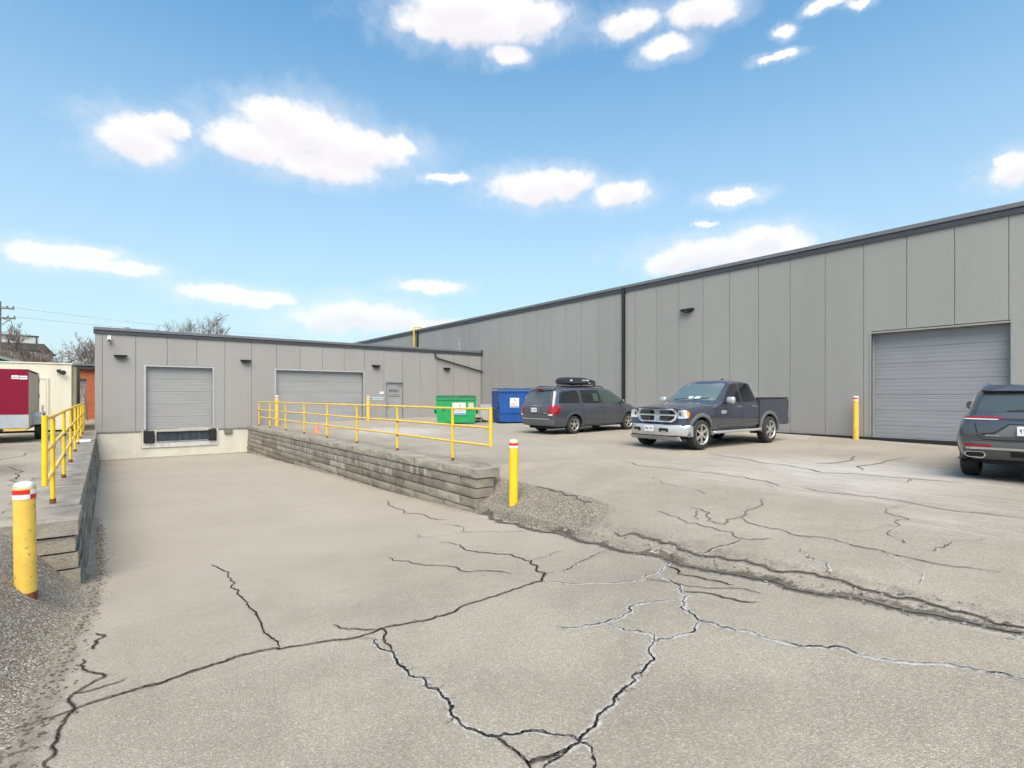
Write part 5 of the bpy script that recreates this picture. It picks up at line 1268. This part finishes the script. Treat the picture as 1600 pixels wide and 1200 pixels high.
        obj('roof_rail', MB().tube([(-1.75,s*.66,1.60),(-1.62,s*.66,1.715),(-1.4,s*.66,1.735),(.1,s*.66,1.73),(.3,s*.66,1.66)], .024, 8), M['chrome'], t, auto=50)
        for pts in ([(-1.15,1.2),(-1.1,.9),(-1.02,.6)], [(-.05,1.2),(-.05,.5)], [(.98,1.2),(1.0,.6)]): patch('door_gap', bvh, 'y', s, strip_poly(pts, .014), .0015, M['dark'], t, back=.002)
    patch('windscreen', bvh, 'x', 1, [(-.78,1.24),(.78,1.24),(.66,1.72),(-.66,1.72)], .004, M['glass_w'], t, rnd=.05)
    for x, s in ((FX,1),(FX,-1),(RX,1),(RX,-1)): wheel(t, x, s*.86, s, R_, .27, .255, 5, 'twin', M['alloy'])
    obj('chassis', MB().box(-2.35,2.2,-.6,.6,.30,.42), M['dark'], t)
    place(t, 14.76, 1.87, .075, 3.09)
    return t
suv = build_suv()

# ------------------------------------------------------------------ left yard: trailers, brick building
tr = thing('cargo_trailer', 'magenta enclosed cargo trailer with aluminium lower band, at the left edge', 'trailer', (-3.05, 24.0, GZ(-3,25)))
hw = 1.2
bd_ = obj('body', MB().box(-hw, hw, .012, 3.9, .50, 2.42, .05), M['tan'], tr)
obj('front_panel', MB().prism([(-hw+.02,.95),(hw-.0,.95),(hw-.0,2.34),(hw-.07,2.43),(-hw+.07,2.43),(-hw+.02,2.34)], -.03, .011, 'y'), M['magenta'], tr)
obj('stone_guard', MB().box(-hw-.0, hw+.005, -.036, .011, .50, .945), M['alum'], tr)
obj('roof_trim', MB().box(-hw-.01, hw+.01, -.01, 3.9, 2.42, 2.46, .012), M['magenta'], tr)
obj('side_piece', MB().box(hw-.01, hw+.012, 3.80, 3.91, .5, 2.40), M['frame_d'], tr)
for z in (.75, 1.5, 2.1): obj('door_hinge', MB().box(hw, hw+.03, 3.74, 3.80, z, z+.14), M['black'], tr)
lab = obj('label_plate', MB().box(.78, .96, -.036, -.031, 2.13, 2.25).box(.98, 1.17, -.036, -.031, 2.12, 2.24), M['white'], tr)
lt = MB()
for k in range(8): lt.box(.795+k*.019, .807+k*.019, -.0385, -.0365, 2.165, 2.21); lt.box(.995+k*.02, 1.008+k*.02, -.0385, -.0365, 2.155, 2.20)
obj('label_print', lt, M['frame_d'], lab)
obj('chassis', MB().box(-hw+.05, hw-.05, -.02, 3.88, .42, .495), M['yellow_p'], tr)
obj('tongue', MB().tube([(-.55,.0,.44),(0,-1.2,.44)], .045, 6).tube([(.55,.0,.44),(0,-1.2,.44)], .045, 6), M['black'], tr)
fn = MB().prism([(1.45,.55),(1.45,.82),(1.62,.98),(2.75,.98),(2.92,.82),(2.92,.55),(2.86,.55),(2.86,.8),(2.72,.92),(1.65,.92),(1.51,.8),(1.51,.55)], hw+.001, hw+.26, 'x')
obj('fender', fn, M['alum'], tr)
for y in (1.85, 2.52):
    w = obj('wheel', MB().lathe([(.2,-.1),(.31,-.1),(.33,-.07),(.33,.07),(.31,.1),(.2,.1)], 24, 'x', (hw+.13, y, .33), closed=True), M['tyre'], tr, auto=40)
    obj('rim', MB().lathe([(.0,.06),(.09,.06),(.1,.03),(.21,.03),(.21,-.08)], 20, 'x', (hw+.13, y, .33)), M['white'], w, auto=40)

of = thing('office_container', 'cream site office container with a door, behind the magenta trailer', 'container', (-5.0, 30.7, GZ(-4,31)))
obj('wall', MB().box(-5, 4.06, 0, 6, .08, 2.97, .02), M['cream'], of)
obj('roof', MB().box(-5.04, 4.1, -.03, 6.04, 2.972, 3.03, .01), M['cream'], of)
obj('side_piece', MB().box(4.065, 4.22, .06, 5.9, .1, 2.86), mat('shaded_olive', (.24,.22,.15), .7, var=.1), of)  # slab over the container's right side, its shade put into the olive colour
d = obj('door', MB().box(2.42, 3.20, -.03, -.001, .1, 2.3, .004), M['cream'], of)
obj('door_frame', MB().box(2.34, 2.41, -.045, -.001, .1, 2.40).box(3.21, 3.28, -.045, -.001, .1, 2.40).box(2.41, 3.21, -.045, -.001, 2.31, 2.40), M['cream'], d)
obj('door_handle', MB().box(3.05,3.1,-.07,-.031,.95,1.2,.01), M['steel'], d); obj('door_lock', MB().lathe([(.04,-.05),(.04,-.031)], 10, 'y', (3.08,0,.85)), M['black'], d)
for z in (.5, 1.9): obj('hinge', MB().box(2.40,2.46,-.05,-.031,z,z+.18), M['black'], d)
fl = obj('floodlight', MB().box(3.55,3.70,-.16,-.02,2.62,2.74,.02), M['black'], of); obj('floodlight_head', MB().lathe([(.03,.1),(.1,.0),(.09,-.02)], 12, 'y', (3.78,-.2,2.60)), M['black'], fl)
obj('skirt', MB().box(-4.9, 4.0, .1, 5.9, -.05, .078), M['dark'], of)

bk = thing('brick_building', 'low red brick building with dark fascia behind the containers', 'building', (0, 46, 0))
obj('wall', MB().box(-30,-1.18,0,8,-.2,3.35).box(-.66,9,0,8,-.2,3.35).box(-1.18,-.66,0,8,2.7,3.35), M['brick'], bk)
obj('fascia', MB().box(-30.2,9.1,-.25,8.2,3.352,3.62), M['roofdark'], bk)
obj('gutter', MB().box(-30.2,9.1,-.33,-.252,3.58,3.68), M['coping_l'], bk)
dr = obj('door', MB().box(-1.18,-.66,.15,.2,-.1,2.7), M['frame_d'], bk); obj('door_panel', MB().box(-1.12,-.72,.12,.149,.2,2.0), M['mdoor'], dr)
gs = thing('green_roof_shed', 'shed with pale green pitched roof at the far left', 'shed', (-11.5, 52, 0))
obj('wall', MB().box(-7,7,0,8,-.2,3.8), M['bgwall'], gs)
obj('roof', MB().prism([(-7.6,3.7),(0,6.0),(7.6,3.7),(7.6,3.9),(0,6.25),(-7.6,3.9)], -.4, 8.4, 'y'), M['greenroof'], gs)

def far_block():
    t = thing('far_house', 'distant flat-roofed house with glass roof terrace behind the bare trees', 'house', (-14.0, 101, 0))
    obj('wall', MB().box(-8,8,0,12,-.2,8.1), M['bgwall'], t)
    obj('roof', MB().prism([(-8.6,8.1),(8.6,8.1),(7.9,9.0),(-7.9,9.0)], -.5, 12.5, 'y'), M['roofdark'], t)
    for k in range(6):
        x = -7.4+k*2.5
        w = obj('window', MB().box(x, x+1.9, -.12, -.001, 6.6, 7.8), M['pale'], t); obj('pane', MB().box(x+.12, x+1.78, -.16, -.121, 6.7, 7.7), M['bgglass'], w)
    p = obj('terrace_wall', MB().box(-7.6,7.2,1,1.1,9.01,10.1), M['pale'], t)
    for k in range(6): obj('terrace_post', MB().box(-7.6+k*2.9,-7.48+k*2.9,.88,.999,9.0,10.15), M['roofdark'], p)
    obj('terrace_rail', MB().box(-7.65,7.25,.86,1.12,10.11,10.22), M['roofdark'], p)
far_block()

# ------------------------------------------------------------------ bare trees
def bare_tree(name, label, loc, h, spread, seed, m_t, m_c, levels=5, trunk_h=.25, shrub=False, nk=(3,4), group='bare trees behind the warehouses'):
    rg = random.Random(seed); t = thing(name, label, 'tree' if not shrub else 'shrub', loc, 0, group)
    tb, cb = MB(), MB()
    def grow(p, d, l, r_, lev):
        n = 3; pts = [p]; rs = [r_]
        q = p
        for k in range(n):
            d = (d+Vector((rg.gauss(0,.13), rg.gauss(0,.13), rg.gauss(.04,.08)))).normalized(); q = q+d*l/n; pts.append(q); rs.append(r_*(1-.5*(k+1)/n))
        (tb if lev <= 1 else cb).tube(pts, rs, 6 if lev <= 1 else 3, cap=False)
        if lev >= levels: return
        for c in range(rg.randint(*nk)):
            k = rg.choice((1,2,3,3)); a = rg.uniform(.35,.85)*spread; ax = d.orthogonal(); ax.rotate(Matrix.Rotation(rg.uniform(0,2*PI), 3, d))
            nd = d.copy(); nd.rotate(Matrix.Rotation(a, 3, ax)); nd.z += .12; nd.normalize()
            grow(pts[k], nd, l*rg.uniform(.58,.82), max(rs[k]*.62, .0125), lev+1)
    if shrub:
        for k in range(9):
            a = rg.uniform(0, 2*PI); grow(Vector((rg.gauss(0,spread), rg.gauss(0,spread*.5), 0)), Vector((.25*math.cos(a), .25*math.sin(a), 1)).normalized(), h*.36, h*.010, 1)
    else:
        grow(Vector((0,0,-.1)), Vector((0,0,1)), h*trunk_h, h*.022, 0)
    k_ = h/max(p[2] for p in cb.v)
    for q_ in (tb, cb): q_.v = [(a*k_, b*k_, c*k_) for a, b, c in q_.v]
    if tb.v: obj('trunk', tb, m_t, t, auto=60)
    obj('crown', cb, m_c, t)
    return t
bare_tree('bare_tree', 'bare tree with fine twigs just left of the low warehouse', (-2.4, 58, 0), 7.4, 1.0, 5, M['bark'], M['twig'], 6)
bare_tree('bare_tree', 'bare tree half hidden by the warehouse corner', (.6, 62, 0), 7.6, 1.0, 12, M['bark'], M['twig'], 6)
bare_tree('bare_tree', 'dark bare treetop rising over the low warehouse roof', (9.6, 73, 0), 12.2, 1.15, 3, M['bark'], M['bark'], 6)
bare_tree('bare_tree', 'small bare treetop beside the large one over the roof', (6.4, 76, 0), 10.6, 1.0, 8, M['bark'], M['bark'], 5)
bare_tree('bare_tree', 'far bare treetop low over the middle of the warehouse roof', (30.6, 84, 0), 10.9, 1.0, 21, M['bark'], M['bark'], 6)
for k, (x, y, h) in enumerate(((-7.2,60,6.6),(-6.2,62,6.5),(-5.4,60,6.0),(-4.2,61,5.2),(-8.2,63,6.8),(-3.4,57,5.0))):
    bare_tree('bare_shrub', ('brown leafless shrub, tallest at the left frame edge','brown leafless shrub behind the cream container roof','dense brown leafless shrub left of the bare tree','low brown leafless shrub at the foot of the bare tree','brown leafless shrub under the utility pole','reddish leafless shrub beside the brick building')[k], (x, y, 0), h, 1.3, 40+k, M['bark'], M['twig2'], 5, shrub=True, nk=(3,4), group='brown leafless shrubs')
bare_tree('bare_shrub', 'dry brown shrub in front of the brick building doorway', (-1.05, 43, 0), 2.3, .35, 77, M['bark'], M['twig2'], 3, shrub=True, nk=(2,3), group='brown leafless shrubs')

# ------------------------------------------------------------------ utility pole and wires
PX, PY = -8.05, 76.0
up = thing('utility_pole', 'wooden utility pole with crossarms and insulators at the left edge', 'utility pole', (PX, PY, 0))
obj('pole', MB().tube([(0,0,-.2),(0,0,11.4)], [.15,.09], 10), M['wood'], up, auto=40)
for z, l in ((10.6,1.1),(9.6,1.2)):
    a = obj('crossarm', MB().box(-l,l,-.2,-.06,z,z+.16), M['wood'], up)
    for x in (-l+.1,-l/2,l/2,l-.1): obj('insulator', MB().lathe([(.05,0),(.09,.05),(.05,.1),(.09,.16),(.03,.22)], 8, 'z', (x,-.13,z+.161)), M['frame_d'], a)
obj('brace', MB().tube([(0,-.1,8.8),(.8,-.13,9.6)], .04, 5).tube([(0,-.1,8.8),(-.8,-.13,9.6)], .04, 5), M['wood'], up)
obj('transformer', MB().lathe([(.0,7.6),(.28,7.62),(.28,8.5),(.12,8.6),(0,8.62)], 14, 'z', (-.45,-.1,0)), M['frame_d'], up, auto=40)
obj('cable_loop', MB().tube([(.2,-.1,9.6),(.85,-.1,9.4),(.95,-.1,8.9),(.6,-.1,8.3),(.1,-.1,8.1)], .035, 5), M['wire'], up, auto=60)
def wire(a, b, sag, label, r_=.011):
    pts = [Vector(a).lerp(Vector(b), k/24)-Vector((0,0,sag*4*(k/24)*(1-k/24))) for k in range(25)]
    tag(obj('overhead_wire', MB().tube(pts, r_, 5), M['wire'], smooth=True), label, 'wire', 'overhead wires')
wire((PX+1.0, PY, 10.85), (27, 96, 11.9), .35, 'upper overhead wire running from the pole over the warehouse')
wire((PX+1.0, PY, 9.9), (27, 96, 11.5), .35, 'lower overhead wire running from the pole over the warehouse')
wire((PX+.8, PY, 10.85), (-40, 60, 11.2), .4, 'overhead wire leaving the pole to the left')
